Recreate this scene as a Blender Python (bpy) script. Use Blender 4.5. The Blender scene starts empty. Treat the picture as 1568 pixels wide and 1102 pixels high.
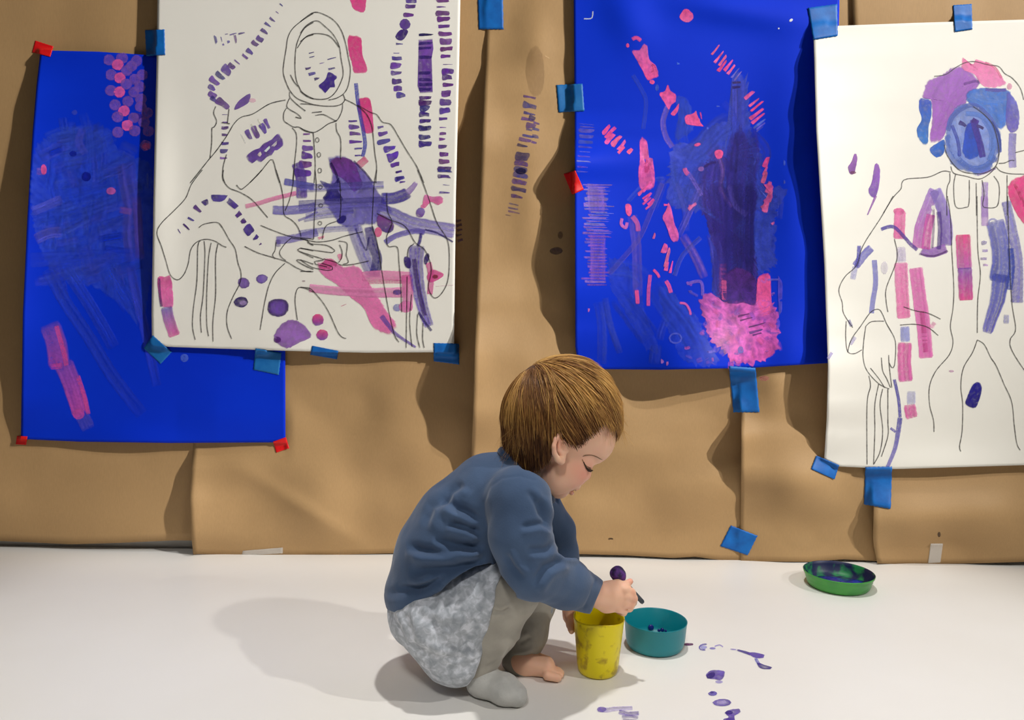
import bpy, math, random
import numpy as np
from mathutils import Vector, Matrix, noise

S = bpy.context.scene
COL = S.collection
random.seed(7)
RNG = np.random.default_rng(11)

# ------------------------------------------------------------------ camera
F_PX, CX, CY = 1200.0, 784.0, 551.0
CAM = Vector((0.0, 0.0, 0.536))
CAM_ROT = Matrix.Rotation(math.radians(86.0), 3, 'X') @ Matrix.Rotation(math.radians(0.85), 3, 'Z')
cam_data = bpy.data.cameras.new('camera')
cam_data.sensor_fit = 'HORIZONTAL'
cam_data.sensor_width = 36.0
cam_data.lens = 36.0 * F_PX / 1568.0
cam_data.clip_start = 0.01
cam = bpy.data.objects.new('camera', cam_data)
cam.matrix_world = Matrix.Translation(CAM) @ CAM_ROT.to_4x4()
COL.objects.link(cam)
S.camera = cam


def ray(px, py):
    return CAM_ROT @ Vector(((px - CX) / F_PX, -(py - CY) / F_PX, -1.0))


def onY(px, py, Y):
    d = ray(px, py)
    return CAM + d * (Y / d.y)


def onZ(px, py, Z=0.0):
    d = ray(px, py)
    return CAM + d * ((Z - CAM.z) / d.z)


# ------------------------------------------------------------------ helpers
def lin(c):
    return tuple(((v / 255.0) / 12.92 if v / 255.0 <= 0.04045 else ((v / 255.0 + 0.055) / 1.055) ** 2.4) for v in c[:3])


def link(name, mesh, mat=None, parent=None):
    o = bpy.data.objects.new(name, mesh)
    COL.objects.link(o)
    if mat is not None:
        for m in (mat if isinstance(mat, (list, tuple)) else [mat]):
            mesh.materials.append(m)
    if parent is not None:
        o.parent = parent
        o.matrix_parent_inverse = parent.matrix_world.inverted()
    return o


def mesh_from(name, verts, faces, smooth=True):
    me = bpy.data.meshes.new(name)
    me.from_pydata([tuple(v) for v in verts], [], [tuple(f) for f in faces])
    if smooth:
        me.polygons.foreach_set('use_smooth', [True] * len(me.polygons))
    me.update()
    return me


def empty(name, loc):
    o = bpy.data.objects.new(name, None)
    o.location = loc
    o.empty_display_size = 0.02
    COL.objects.link(o)
    bpy.context.view_layer.update()
    return o


def tag(o, label, cat, group=None):
    o['label'] = label
    o['category'] = cat
    if group:
        o['group'] = group
    return o


def struct(o, label=None, cat=None):
    o['kind'] = 'structure'
    if label:
        o['label'] = label
        o['category'] = cat
    return o


def new_mat(name):
    m = bpy.data.materials.new(name)
    m.use_nodes = True
    nt = m.node_tree
    b = nt.nodes['Principled BSDF']
    return m, nt, b


def noise_mat(name, c1, c2, scale=20, rough=0.6, spec=0.3, bump=0.0, bscale=None, detail=4, lo=0.35, hi=0.65,
              sheen=0.0, dist=0.001, stretch=None, sss=0.0):
    m, nt, b = new_mat(name)
    N = nt.nodes
    tc = N.new('ShaderNodeTexCoord')
    src = tc.outputs['Object']
    if stretch:
        mp = N.new('ShaderNodeMapping')
        mp.inputs['Scale'].default_value = stretch
        nt.links.new(src, mp.inputs['Vector'])
        src = mp.outputs['Vector']
    nz = N.new('ShaderNodeTexNoise')
    nz.inputs['Scale'].default_value = scale
    nz.inputs['Detail'].default_value = detail
    nt.links.new(src, nz.inputs['Vector'])
    cr = N.new('ShaderNodeValToRGB')
    cr.color_ramp.elements[0].position = lo
    cr.color_ramp.elements[1].position = hi
    cr.color_ramp.elements[0].color = (*c1, 1)
    cr.color_ramp.elements[1].color = (*c2, 1)
    nt.links.new(nz.outputs['Fac'], cr.inputs['Fac'])
    nt.links.new(cr.outputs['Color'], b.inputs['Base Color'])
    b.inputs['Roughness'].default_value = rough
    b.inputs['Specular IOR Level'].default_value = spec
    if sheen:
        b.inputs['Sheen Weight'].default_value = sheen
        b.inputs['Sheen Roughness'].default_value = 0.5
    if sss:
        b.inputs['Subsurface Weight'].default_value = sss
        b.inputs['Subsurface Radius'].default_value = (0.012, 0.005, 0.003)
        b.inputs['Subsurface Scale'].default_value = 0.6
    if bump:
        bz = N.new('ShaderNodeTexNoise')
        bz.inputs['Scale'].default_value = bscale or scale * 3
        bz.inputs['Detail'].default_value = 5
        nt.links.new(src, bz.inputs['Vector'])
        bp = N.new('ShaderNodeBump')
        bp.inputs['Strength'].default_value = bump
        bp.inputs['Distance'].default_value = dist
        nt.links.new(bz.outputs['Fac'], bp.inputs['Height'])
        nt.links.new(bp.outputs['Normal'], b.inputs['Normal'])
    return m


def attr_mat(name, rough=0.45, spec=0.4, gain=1.0):
    """colour attribute 'Col' (rgb + alpha) drives colour and coverage; noise breaks the coverage up"""
    m, nt, b = new_mat(name)
    N = nt.nodes
    at = N.new('ShaderNodeAttribute')
    at.attribute_name = 'Col'
    mul = N.new('ShaderNodeMixRGB')
    mul.blend_type = 'MULTIPLY'
    mul.inputs['Fac'].default_value = 1.0
    mul.inputs['Color2'].default_value = (gain, gain, gain, 1)
    nt.links.new(at.outputs['Color'], mul.inputs['Color1'])
    nt.links.new(mul.outputs['Color'], b.inputs['Base Color'])
    tc = N.new('ShaderNodeTexCoord')
    nz = N.new('ShaderNodeTexNoise')
    nz.inputs['Scale'].default_value = 170
    nz.inputs['Detail'].default_value = 3
    nt.links.new(tc.outputs['Object'], nz.inputs['Vector'])
    mr = N.new('ShaderNodeMapRange')
    mr.inputs['From Min'].default_value = 0.3
    mr.inputs['From Max'].default_value = 0.6
    mr.inputs['To Min'].default_value = 0.75
    mr.inputs['To Max'].default_value = 1.0
    nt.links.new(nz.outputs['Fac'], mr.inputs['Value'])
    am = N.new('ShaderNodeMath')
    am.operation = 'MULTIPLY'
    nt.links.new(at.outputs['Alpha'], am.inputs[0])
    nt.links.new(mr.outputs['Result'], am.inputs[1])
    nt.links.new(am.outputs['Value'], b.inputs['Alpha'])
    b.inputs['Roughness'].default_value = rough
    b.inputs['Specular IOR Level'].default_value = spec
    return m


def interp(tab, t):
    """smooth 1-D table lookup, tab = [(t, v), ...]"""
    if t <= tab[0][0]:
        return tab[0][1]
    for (a, va), (b, vb) in zip(tab, tab[1:]):
        if t <= b:
            k = (t - a) / (b - a)
            k = k * k * (3 - 2 * k)
            return va + (vb - va) * k
    return tab[-1][1]


def interp_l(tab, t):
    if t <= tab[0][0]:
        return tab[0][1]
    for (a, va), (b, vb) in zip(tab, tab[1:]):
        if t <= b:
            return va + (vb - va) * (t - a) / (b - a)
    return tab[-1][1]


def catmull(pts, step=4.0):
    pts = [tuple(map(float, p)) for p in pts]
    if len(pts) < 3:
        (x0, y0), (x1, y1) = pts[0][:2], pts[-1][:2]
        n = max(2, int(math.hypot(x1 - x0, y1 - y0) / step) + 1)
        return [(x0 + (x1 - x0) * i / (n - 1), y0 + (y1 - y0) * i / (n - 1)) for i in range(n)]
    out = []
    P = [pts[0]] + pts + [pts[-1]]
    for i in range(1, len(P) - 2):
        p0, p1, p2, p3 = P[i - 1], P[i], P[i + 1], P[i + 2]
        n = max(1, int(math.hypot(p2[0] - p1[0], p2[1] - p1[1]) / step))
        for j in range(n):
            t = j / n
            out.append(tuple(0.5 * ((2 * p1[k]) + (-p0[k] + p2[k]) * t + (2 * p0[k] - 5 * p1[k] + 4 * p2[k] - p3[k]) * t * t
                             + (-p0[k] + 3 * p1[k] - 3 * p2[k] + p3[k]) * t ** 3) for k in (0, 1)))
    out.append(pts[-1][:2])
    return out


# ------------------------------------------------------------------ paper hung on the wall
YW = 1.65                     # plane the kraft paper lies on; the wall itself is a little behind
SHEETS = []


class Sheet:
    """left/right edges: x as tables of y; top/bottom edges: y as tables of x (photo pixels on the wall plane);
    depth(px, py) = how far the paper stands off the wall plane, in metres"""

    def __init__(s, L, R, T, B, depth):
        s.L, s.R, s.T, s.B, s.depth = L, R, T, B, depth
        SHEETS.append(s)

    def uv(s, u, v):
        x, y = 0, 0
        yt = ym = None
        y = 400
        for _ in range(6):
            xl, xr = interp_l(s.L, y), interp_l(s.R, y)
            x = xl + (xr - xl) * u
            t, b = interp_l(s.T, x), interp_l(s.B, x)
            y = t + (b - t) * v
        return x, y

    def has(s, x, y):
        return interp_l(s.L, y) <= x <= interp_l(s.R, y) and interp_l(s.T, x) <= y <= interp_l(s.B, x)

    def pt(s, x, y, off=0.0):
        return onY(x, y, YW - s.depth(x, y) - off)

    def build(s, name, mats, nu, nv, ink=None, parent=None, thick=0.0004):
        verts, faces = [], []
        for side in (0, 1):
            for j in range(nv + 1):
                for i in range(nu + 1):
                    x, y = s.uv(i / nu, j / nv)
                    p = s.pt(x, y)
                    if side:
                        p = p + Vector((0, thick, 0))
                    verts.append(p)
        w = nu + 1
        base = w * (nv + 1)
        for j in range(nv):
            for i in range(nu):
                a = j * w + i
                faces.append((a, a + w, a + w + 1, a + 1))
                faces.append((base + a, base + a + 1, base + a + w + 1, base + a + w))
        rim = [j * w for j in range(nv + 1)] + [nv * w + i for i in range(1, nu + 1)] + \
              [j * w + nu for j in range(nv - 1, -1, -1)] + [i for i in range(nu - 1, 0, -1)]
        for a, b in zip(rim, rim[1:] + rim[:1]):
            faces.append((b, a, base + a, base + b))
        nb = len(verts)
        nf = len(faces)
        cols = [(1, 1, 1, 1)] * nb
        if ink:
            verts += ink.v
            faces += [tuple(nb + q for q in f) for f in ink.f]
            cols = cols + ink.c
        me = mesh_from(name, verts, faces)
        o = link(name, me, mats, parent)
        if ink:
            ca = me.color_attributes.new('Col', 'FLOAT_COLOR', 'POINT')
            ca.data.foreach_set('color', np.array(cols, dtype=np.float32).ravel())
            me.polygons.foreach_set('material_index', [0] * nf + [1] * (len(faces) - nf))
        return o


def top_depth(x, y, skip=()):
    d = 0.0
    for s in SHEETS:
        if s not in skip and s.has(x, y):
            d = max(d, s.depth(x, y))
    return d


class Ink:
    """paint and pencil laid on a surface; coordinates in photo pixels of a zoomed crop given by frame()"""

    def __init__(s, surf, base=0.00018, step=0.0000025, gain=1.12):
        s.surf, s.base, s.dz, s.gain = surf, base, step, gain
        s.v, s.f, s.c = [], [], []
        s.n = 0
        s.ox = s.oy = 0.0
        s.k = 1.0
        s.fade = 0.0
        s.r = random.Random(5)

    def frame(s, ox, oy, k):
        s.ox, s.oy, s.k = ox, oy, k
        return s

    def _off(s):
        s.n += 1
        return s.base + s.dz * s.n

    def _add(s, x, y, off, col, a):
        s.v.append(s.surf(s.ox + x / s.k, s.oy + y / s.k, off))
        c = [min(1.0, max(0.0, q * s.gain)) for q in col]
        s.c.append((c[0], c[1], c[2], max(0.0, min(1.0, a))))
        return len(s.v) - 1

    def stroke(s, pts, w, col, a=0.9, col2=None, lanes=None, var=0.12, soft=0.12, taper=False, w2=None, wob=0.04, acap=None):
        """w in crop pixels; lanes = streaks across the brush"""
        off = s._off()
        wp = w / s.k
        if lanes is None:
            lanes = 1 if wp < 4 else min(10, 2 + int(wp / 3.0))
        P = catmull(pts, max(2.0 * s.k, w * 0.22))
        n = len(P)
        c1 = lin(col)
        c2 = lin(col2) if col2 else c1
        laneA = [1 - s.r.random() * var * 2.2 for _ in range(lanes + 1)]
        laneC = [1 + (s.r.random() - 0.5) * var * 3 for _ in range(lanes + 1)]
        prev = None
        for i, (x, y) in enumerate(P):
            x0, y0 = P[max(0, i - 1)]
            x1, y1 = P[min(n - 1, i + 1)]
            dx, dy = x1 - x0, y1 - y0
            L = math.hypot(dx, dy) or 1
            nx, ny = -dy / L, dx / L
            t = i / max(1, n - 1)
            ww = (w + ((w2 or w) - w) * t) * (1 + (s.r.random() - 0.5) * wob * 2)
            if taper:
                ww *= 0.25 + 0.75 * math.sin(math.pi * min(1, max(0, t * 0.9 + 0.05)))
            elif lanes == 1:
                pass
            row = []
            cap = 1.0
            if lanes > 1 and (i == 0 or i == n - 1):
                ww *= 0.88
                cap = 0.55 if acap is None else acap
            if s.fade and lanes > 4:
                cap *= min(1.0, (0.12 + min(t, 1 - t)) / s.fade)
            base = [c1[q] + (c2[q] - c1[q]) * t for q in range(3)]
            row.append(s._add(x - nx * ww / 2 * (1 + soft * 0.5), y - ny * ww / 2 * (1 + soft * 0.5), off, base, 0.0))
            for k in range(lanes + 1):
                q = (k / lanes - 0.5) * (1 - soft)
                jc = laneC[k] * (1 + (s.r.random() - 0.5) * var)
                row.append(s._add(x + nx * ww * q, y + ny * ww * q, off, [v * jc for v in base],
                                  a * laneA[k] * cap * (1 - s.r.random() * var * 0.8)))
            row.append(s._add(x + nx * ww / 2 * (1 + soft * 0.5), y + ny * ww / 2 * (1 + soft * 0.5), off, base, 0.0))
            if prev:
                for k in range(len(row) - 1):
                    s.f.append((prev[k], row[k], row[k + 1], prev[k + 1]))
            prev = row

    def line(s, pts, w=1.6, col=(62, 58, 56), a=0.8):
        """pencil / marker line, w in real photo pixels"""
        off = s._off()
        P = catmull(pts, 2.5 * s.k)
        n = len(P)
        c = lin(col)
        prev = None
        for i, (x, y) in enumerate(P):
            x0, y0 = P[max(0, i - 1)]
            x1, y1 = P[min(n - 1, i + 1)]
            dx, dy = x1 - x0, y1 - y0
            L = math.hypot(dx, dy) or 1
            nx, ny = -dy / L, dx / L
            h = w * s.k * 0.5 * (1 + (s.r.random() - 0.5) * 0.25)
            aa = a * (1 - s.r.random() * 0.2)
            row = [s._add(x - nx * h, y - ny * h, off, c, aa), s._add(x + nx * h, y + ny * h, off, c, aa)]
            if prev:
                s.f.append((prev[0], row[0], row[1], prev[1]))
            prev = row

    def blob(s, pts, col, a=0.9, col2=None, var=0.15, rim=1.0, smooth=True, hollow=1.0, ang=0.0, rag=0.03, rings=None):
        """filled patch; col2 = colour at its lower end; rim multiplies the colour near the edge; hollow = coverage in the middle"""
        off = s._off()
        cl = list(pts)
        if smooth:
            P = catmull(cl[-1:] + cl + cl[:2], 3.0 * s.k)
            m = max(3, int(math.hypot(cl[0][0] - cl[-1][0], cl[0][1] - cl[-1][1]) / (3.0 * s.k)))
            m2 = max(1, int(math.hypot(cl[1][0] - cl[0][0], cl[1][1] - cl[0][1]) / (3.0 * s.k)))
            P = P[max(1, int(math.hypot(cl[0][0] - cl[-1][0], cl[0][1] - cl[-1][1]) / (3.0 * s.k))):]
            P = P[:-m2 - 1] if len(P) > m2 + 4 else P
        else:
            P = cl
        n = len(P)
        cx = sum(p[0] for p in P) / n
        cy = sum(p[1] for p in P) / n
        y0 = min(p[1] for p in P)
        y1 = max(p[1] for p in P)
        c1, c2 = lin(col), lin(col2 or col)

        sd = s.r.random() * 50

        def nz(x, y, sc):
            return noise.noise(Vector((x / s.k / sc, y / s.k / (sc * 1.6), sd)))

        def cc(x, y, f):
            t = (y - y0) / max(1e-6, y1 - y0)
            j = f * (1 + nz(x, y, 5.0) * var * 1.8 + nz(x, y, 14.0) * var)
            return [(c1[q] + (c2[q] - c1[q]) * t) * j for q in range(3)]
        if rag:
            P = [(x + (x - cx) * rag * 2.2 * nz(x, y, 2.4) + rag * 14 * s.k * nz(y, x, 2.0) * 0.5, y + (y - cy) * rag * 2.2 * nz(x, y, 2.4)) for x, y in P]
        R = [(0.3, 1.0, hollow), (0.6, 1.0, (1 + hollow) / 2), (0.86, rim, 1.0), (0.95, rim, 0.92), (1.02, rim, 0.0)]
        if rings:
            R = [(q / rings, 1.0, 1.0) for q in range(1, rings)] + [(1.0, rim, 0.9), (1.03, rim, 0.0)]
        ctr = s._add(cx, cy, off, cc(cx, cy, 1.0), a * hollow)
        prev = None
        for (r, f, h) in R:
            ring = []
            for (x, y) in P:
                xx, yy = cx + (x - cx) * r, cy + (y - cy) * r
                ring.append(s._add(xx, yy, off, cc(xx, yy, f), a * h * (1 - max(0.0, nz(yy, xx, 6.0)) * var * 1.6)))
            for i in range(n):
                j = (i + 1) % n
                if prev is None:
                    s.f.append((ctr, ring[i], ring[j]))
                else:
                    s.f.append((prev[i], ring[i], ring[j], prev[j]))
            prev = ring

    def oval(s, cx, cy, rx, ry, col, a=0.9, rot=0.0, jit=0.06, **kw):
        pts = []
        n = 10
        for i in range(n):
            t = 2 * math.pi * i / n
            j = 1 + (s.r.random() - 0.5) * jit * 2
            x, y = rx * math.cos(t) * j, ry * math.sin(t) * j
            c, q = math.cos(rot), math.sin(rot)
            pts.append((cx + x * c - y * q, cy + x * q + y * c))
        s.blob(pts, col, a, **kw)

    def ring(s, cx, cy, rx, ry, w=1.3, **kw):
        pts = [(cx + rx * math.cos(t * math.pi / 5), cy + ry * math.sin(t * math.pi / 5)) for t in range(11)]
        s.line(pts, w, **kw)

    def dab(s, cx, cy, w, h, col, a=0.9, ang=0.0, streak=0.0):
        """a short transverse mark w wide, h high, turned by ang degrees, ragged at one end"""
        c, q = math.cos(math.radians(ang)), math.sin(math.radians(ang))
        r = s.r
        w0 = w / 2
        pts = [(-w0, -h / 2 * (0.7 + 0.5 * r.random())), (-w0 * 0.2, -h / 2 * (0.7 + 0.4 * r.random())),
               (w0 * (0.75 + 0.35 * r.random()), -h / 2 * (0.3 + 0.7 * r.random())),
               (w0 * (0.7 + 0.4 * r.random()), h / 2 * (0.2 + 0.6 * r.random())),
               (w0 * 0.1, h / 2 * (0.5 + 0.5 * r.random())), (-w0 * (0.9 + 0.15 * r.random()), h / 2 * (0.7 + 0.4 * r.random()))]
        s.blob([(cx + x * c - y * q, cy + x * q + y * c) for x, y in pts], col, a, var=0.3, smooth=True)

    def dabs(s, pts, w, h, col, a=0.9, ang=0.0, follow=False):
        for i, p in enumerate(pts):
            ww, hh, an = w, h, ang
            if len(p) > 2:
                ww = p[2]
            if len(p) > 3:
                hh = p[3]
            if follow:
                x0, y0 = pts[max(0, i - 1)][:2]
                x1, y1 = pts[min(len(pts) - 1, i + 1)][:2]
                an = math.degrees(math.atan2(y1 - y0, x1 - x0)) + 90 + ang
            col2 = [max(0, min(255, v + s.r.randint(-14, 14))) for v in col]
            s.dab(p[0], p[1], ww * (0.88 + 0.24 * s.r.random()), hh * (0.8 + 0.4 * s.r.random()), col2, a, an)
# ------------------------------------------------------------------ materials of the room
M_floor = noise_mat('white_floor_covering', (0.80, 0.775, 0.73), (0.84, 0.82, 0.785), scale=2.2, rough=0.38, spec=0.35, bump=0.08, bscale=9, dist=0.002)
M_wall = noise_mat('wall_paint', (0.72, 0.70, 0.66), (0.78, 0.76, 0.72), scale=6, rough=0.7)
M_dark = noise_mat('dark_gap', (0.012, 0.011, 0.011), (0.02, 0.018, 0.017), scale=12, rough=0.9)


def kraft_mat():
    m, nt, b = new_mat('kraft_paper')
    N = nt.nodes
    tc = N.new('ShaderNodeTexCoord')
    nz = N.new('ShaderNodeTexNoise')
    nz.inputs['Scale'].default_value = 3.5
    nz.inputs['Detail'].default_value = 6
    nt.links.new(tc.outputs['Object'], nz.inputs['Vector'])
    cr = N.new('ShaderNodeValToRGB')
    cr.color_ramp.elements[0].position = 0.3
    cr.color_ramp.elements[1].position = 0.7
    cr.color_ramp.elements[0].color = (0.425, 0.262, 0.118, 1)
    cr.color_ramp.elements[1].color = (0.475, 0.298, 0.137, 1)
    nt.links.new(nz.outputs['Fac'], cr.inputs['Fac'])
    mp = N.new('ShaderNodeMapping')
    mp.inputs['Scale'].default_value = (700, 700, 90)
    nt.links.new(tc.outputs['Object'], mp.inputs['Vector'])
    fb = N.new('ShaderNodeTexNoise')
    fb.inputs['Scale'].default_value = 1.0
    fb.inputs['Detail'].default_value = 2
    nt.links.new(mp.outputs['Vector'], fb.inputs['Vector'])
    mx = N.new('ShaderNodeMixRGB')
    mx.blend_type = 'OVERLAY'
    mx.inputs['Fac'].default_value = 0.10
    nt.links.new(cr.outputs['Color'], mx.inputs['Color1'])
    nt.links.new(fb.outputs['Fac'], mx.inputs['Color2'])
    nt.links.new(mx.outputs['Color'], b.inputs['Base Color'])
    w = N.new('ShaderNodeTexNoise')
    w.inputs['Scale'].default_value = 7
    w.inputs['Detail'].default_value = 5
    w.inputs['Distortion'].default_value = 0.6
    nt.links.new(tc.outputs['Object'], w.inputs['Vector'])
    bp = N.new('ShaderNodeBump')
    bp.inputs['Strength'].default_value = 0.22
    bp.inputs['Distance'].default_value = 0.006
    nt.links.new(w.outputs['Fac'], bp.inputs['Height'])
    nt.links.new(bp.outputs['Normal'], b.inputs['Normal'])
    b.inputs['Roughness'].default_value = 0.62
    b.inputs['Specular IOR Level'].default_value = 0.3
    return m


M_kraft = kraft_mat()
M_white = noise_mat('white_drawing_paper', (0.86, 0.835, 0.76), (0.895, 0.87, 0.80), scale=4, rough=0.6, spec=0.3, bump=0.12, bscale=5, dist=0.006)
M_blue = noise_mat('blue_card', (0.0004, 0.027, 0.60), (0.0005, 0.034, 0.66), scale=3, rough=0.65, spec=0.12, bump=0.12, bscale=5, dist=0.006)
M_paint = attr_mat('poster_paint')
M_tape = noise_mat('blue_tape', (0.0, 0.105, 0.42), (0.0, 0.15, 0.54), scale=45, rough=0.55, spec=0.4, bump=0.3, bscale=160, dist=0.0006)
M_tape_teal = noise_mat('blue_tape_faded', (0.0, 0.12, 0.40), (0.01, 0.16, 0.45), scale=45, rough=0.55, spec=0.4, bump=0.3, bscale=160, dist=0.0006)
M_red = noise_mat('red_tape', (0.70, 0.004, 0.006), (0.82, 0.008, 0.01), scale=60, rough=0.5, spec=0.4)


def clear_mat():
    m, nt, b = new_mat('clear_tape')
    b.inputs['Base Color'].default_value = (0.8, 0.76, 0.7, 1)
    b.inputs['Alpha'].default_value = 0.45
    b.inputs['Roughness'].default_value = 0.3
    return m


M_clear = clear_mat()


# ------------------------------------------------------------------ room shell
def box(name, lo, hi, mat, parent=None):
    x0, y0, z0 = lo
    x1, y1, z1 = hi
    v = [(x0, y0, z0), (x1, y0, z0), (x1, y1, z0), (x0, y1, z0), (x0, y0, z1), (x1, y0, z1), (x1, y1, z1), (x0, y1, z1)]
    f = [(0, 3, 2, 1), (4, 5, 6, 7), (0, 1, 5, 4), (1, 2, 6, 5), (2, 3, 7, 6), (3, 0, 4, 7)]
    return link(name, mesh_from(name, v, f, False), mat, parent)


WALL_Y = 1.672
struct(box('floor', (-3.2, -2.2, -0.03), (3.2, 1.664, 0.0), M_floor), 'white glossy floor covering with purple paint marks', 'floor')
struct(box('trim_1', (-3.2, 1.664, -0.03), (3.2, 1.68, -0.004), M_dark), 'dark gap between wall and floor', 'trim')
struct(box('wall_back', (-3.2, WALL_Y, -0.03), (3.2, WALL_Y + 0.08, 2.6), M_wall), 'pale wall behind the brown paper', 'wall')

# ------------------------------------------------------------------ kraft paper panels
def g(x, s):
    return math.exp(-(x / s) ** 2)


def waves(x, y, amp, seed):
    return amp * (noise.noise(Vector((x / 170.0, y / 230.0, seed))) + 0.5 * noise.noise(Vector((x / 70.0, y / 120.0, seed + 5))))


def relief(x, y, y0, amp, seed, sx=120.0, sy=80.0):
    """larger folds of the loose paper below the posters"""
    k = min(1.0, max(0.0, (y - y0) / 70.0))
    n = noise.noise(Vector((x / sx, y / sy, seed))) + 0.14 * noise.noise(Vector((x / sx * 2.3, y / sy * 2.1, seed + 3)))
    return amp * k * k * (3 - 2 * k) * n


def dK1(x, y):
    return 0.004 + waves(x, y, 0.004, 1.0) + 0.010 * g(y - 835, 60) * g(x - 150, 160) + relief(x, y, 680, 0.008, 21.0, 160, 90)


def dK2(x, y):
    e = interp([(560, 0.0), (682, 0.002), (720, 0.020), (770, 0.042), (820, 0.038), (850, 0.026)], y)
    edge = interp_l([(650, 296), (850, 294)], y)
    d = 0.007 + waves(x, y, 0.004, 2.0) + e * math.exp(-max(0, x - edge) / 75.0)
    d += 0.022 * g(x - 470 - (y - 690) * 0.35, 55) * g(y - 770, 75)          # soft fold low in the middle
    d += 0.008 * g(y - 725 + (x - 300) * 0.1, 30) * g(x - 400, 120)
    d += 0.012 * g(x - 600, 60) * g(y - 640, 130)
    d -= 0.006 * g(x - 560, 40) * g(y - 620, 120)
    d += relief(x, y, 560 if x > 440 else 680, 0.013, 31.0)
    # sharp fold running down to the right
    t = (y - 735) - (x - 400) * 0.62
    d += 0.012 * math.exp(-max(0.0, t) / 30.0) * math.exp(-max(0.0, -t) / 12.0) * g(x - 465, 75)
    return max(0.005, d)


def dK3(x, y):
    e = interp([(40, 0.0), (90, 0.006), (150, 0.026), (215, 0.042), (300, 0.030), (400, 0.032), (470, 0.050), (545, 0.082), (620, 0.068), (690, 0.022), (760, 0.004)], y)
    edge = interp_l([(45, 745), (700, 722)], y)
    d = 0.010 + waves(x, y, 0.003, 3.0) + e * math.exp(-max(0, x - edge) / 85.0)
    d += 0.014 * g(x - 990, 90) * g(y - 700, 60) - 0.008 * g(x - 1010, 60) * g(y - 620, 60)
    d += 0.018 * g(x - 1085, 60) * g(y - 740, 55)
    d += 0.010 * g(x - 820, 30) * g(y - 60, 60)
    d += 0.008 * g(x - 815, 35) * g(y - 300, 120)
    d += relief(x, y, 585, 0.015, 41.0, 130, 75) + (relief(x, y, -80, 0.006, 44.0, 60, 70) if x < 872 else 0)
    return max(0.008, d)


def dK4(x, y):
    e = interp([(600, 0.0), (632, 0.010), (670, 0.044), (710, 0.034), (765, 0.004), (800, 0.0)], y)
    d = 0.014 + waves(x, y, 0.003, 4.0) + e * math.exp(-max(0, x - 1135) / 50.0)
    d += 0.02 * g(x - 1190, 35) * g(y - 590, 45) + 0.014 * g(x - 1210, 60) * g(y - 760, 60)
    d += 0.020 * g(x - 1235, 75) * g(y - 735, 45) - 0.010 * g(x - 1250, 80) * g(y - 815, 30)
    d += relief(x, y, 600, 0.010, 51.0, 90, 80) * min(1.0, max(0.0, (1345 - x) / 50.0))
    return max(0.011, d)


def dK5(x, y):
    e = interp([(770, 0.002), (800, 0.012), (850, 0.012)], y)
    d = 0.018 + waves(x, y, 0.003, 6.0) + e * math.exp(-max(0, x - 1338) / 40.0)
    d += 0.034 * g(x - 1430, 110) * g(y - 790, 36) - 0.010 * g(x - 1420, 90) * g(y - 846, 18)
    d += 0.012 * g(x - 1530, 60) * g(y - 800, 60)
    d += relief(x, y, 725, 0.010, 61.0, 100, 60)
    return max(0.014, d)


K1 = Sheet([(-150, -170), (900, -170)], [(-150, 330), (900, 330)], [(-170, -150), (400, -150)],
           [(-170, 832), (0, 828), (110, 833), (180, 831), (270, 827), (330, 828)], dK1)
K2 = Sheet([(-150, 290), (600, 293), (680, 296), (760, 290), (820, 293), (850, 296)], [(-150, 770), (900, 770)], [(290, -150), (770, -150)],
           [(290, 850), (300, 848), (360, 850), (500, 850), (560, 848), (640, 846), (770, 850)], dK2)
K3 = Sheet([(-150, 748), (45, 745), (300, 735), (700, 722), (870, 718)], [(-150, 1160), (870, 1160)], [(715, -150), (1160, -150)],
           [(715, 848), (890, 848), (960, 850), (1030, 854), (1065, 852), (1100, 857), (1160, 858)], dK3)
K4 = Sheet([(-150, 1128), (560, 1136), (700, 1135), (870, 1134)], [(-150, 1360), (870, 1360)], [(1130, -150), (1360, -150)],
           [(1130, 859), (1240, 860), (1290, 856), (1330, 858), (1360, 860)], dK4)
K5 = Sheet([(-150, 1303), (0, 1305), (500, 1325), (775, 1338), (830, 1337), (870, 1345)], [(-150, 1760), (870, 1760)], [(1303, -150), (1760, -150)],
           [(1338, 862), (1400, 864), (1500, 862), (1568, 860), (1760, 858)], dK5)

ink2 = Ink(K2.pt)
ink2.frame(0, 0, 1)
for (x, y) in [(703, 345), (704, 352), (703, 360), (705, 368), (703, 338)]:
    ink2.dab(x, y, 9, 5, (95, 70, 110), 0.7, -15)
ink3 = Ink(K3.pt).frame(700, 0, 2.755)
COLS = [(92, 62, 120), (70, 68, 130), (60, 60, 135), (98, 66, 128), (52, 46, 100)]
for i, (x, y, w, h) in enumerate([(305, 410, 55, 10), (308, 448, 62, 30), (305, 480, 50, 14), (300, 505, 60, 14), (318, 500, 30, 30), (312, 530, 42, 26), (305, 548, 30, 10),
                                  (300, 575, 50, 12), (290, 592, 60, 16), (278, 615, 50, 14), (335, 520, 28, 12), (332, 545, 30, 14), (330, 575, 28, 16), (325, 600, 26, 12),
                                  (275, 660, 56, 40), (272, 690, 56, 26), (270, 715, 58, 26), (268, 740, 60, 22), (262, 768, 62, 22), (260, 800, 66, 22), (252, 830, 54, 18),
                                  (240, 862, 44, 8), (238, 880, 48, 8), (238, 895, 50, 8), (215, 908, 24, 5)]):
    ink3.dab(x, y, w, h, COLS[i % 5], 0.5 if y > 850 else 0.72, 12)
ink3.oval(268, 722, 24, 14, (18, 14, 60), 0.85)
ink3.oval(330, 300, 40, 110, (96, 66, 44), 0.18)
ink3.stroke([(370, 235), (390, 246)], 4, (225, 190, 140), 0.6, lanes=1)
ink3.frame(0, 0, 1)
ink3.oval(852, 384, 10, 6, (40, 30, 70), 0.5)
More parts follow.
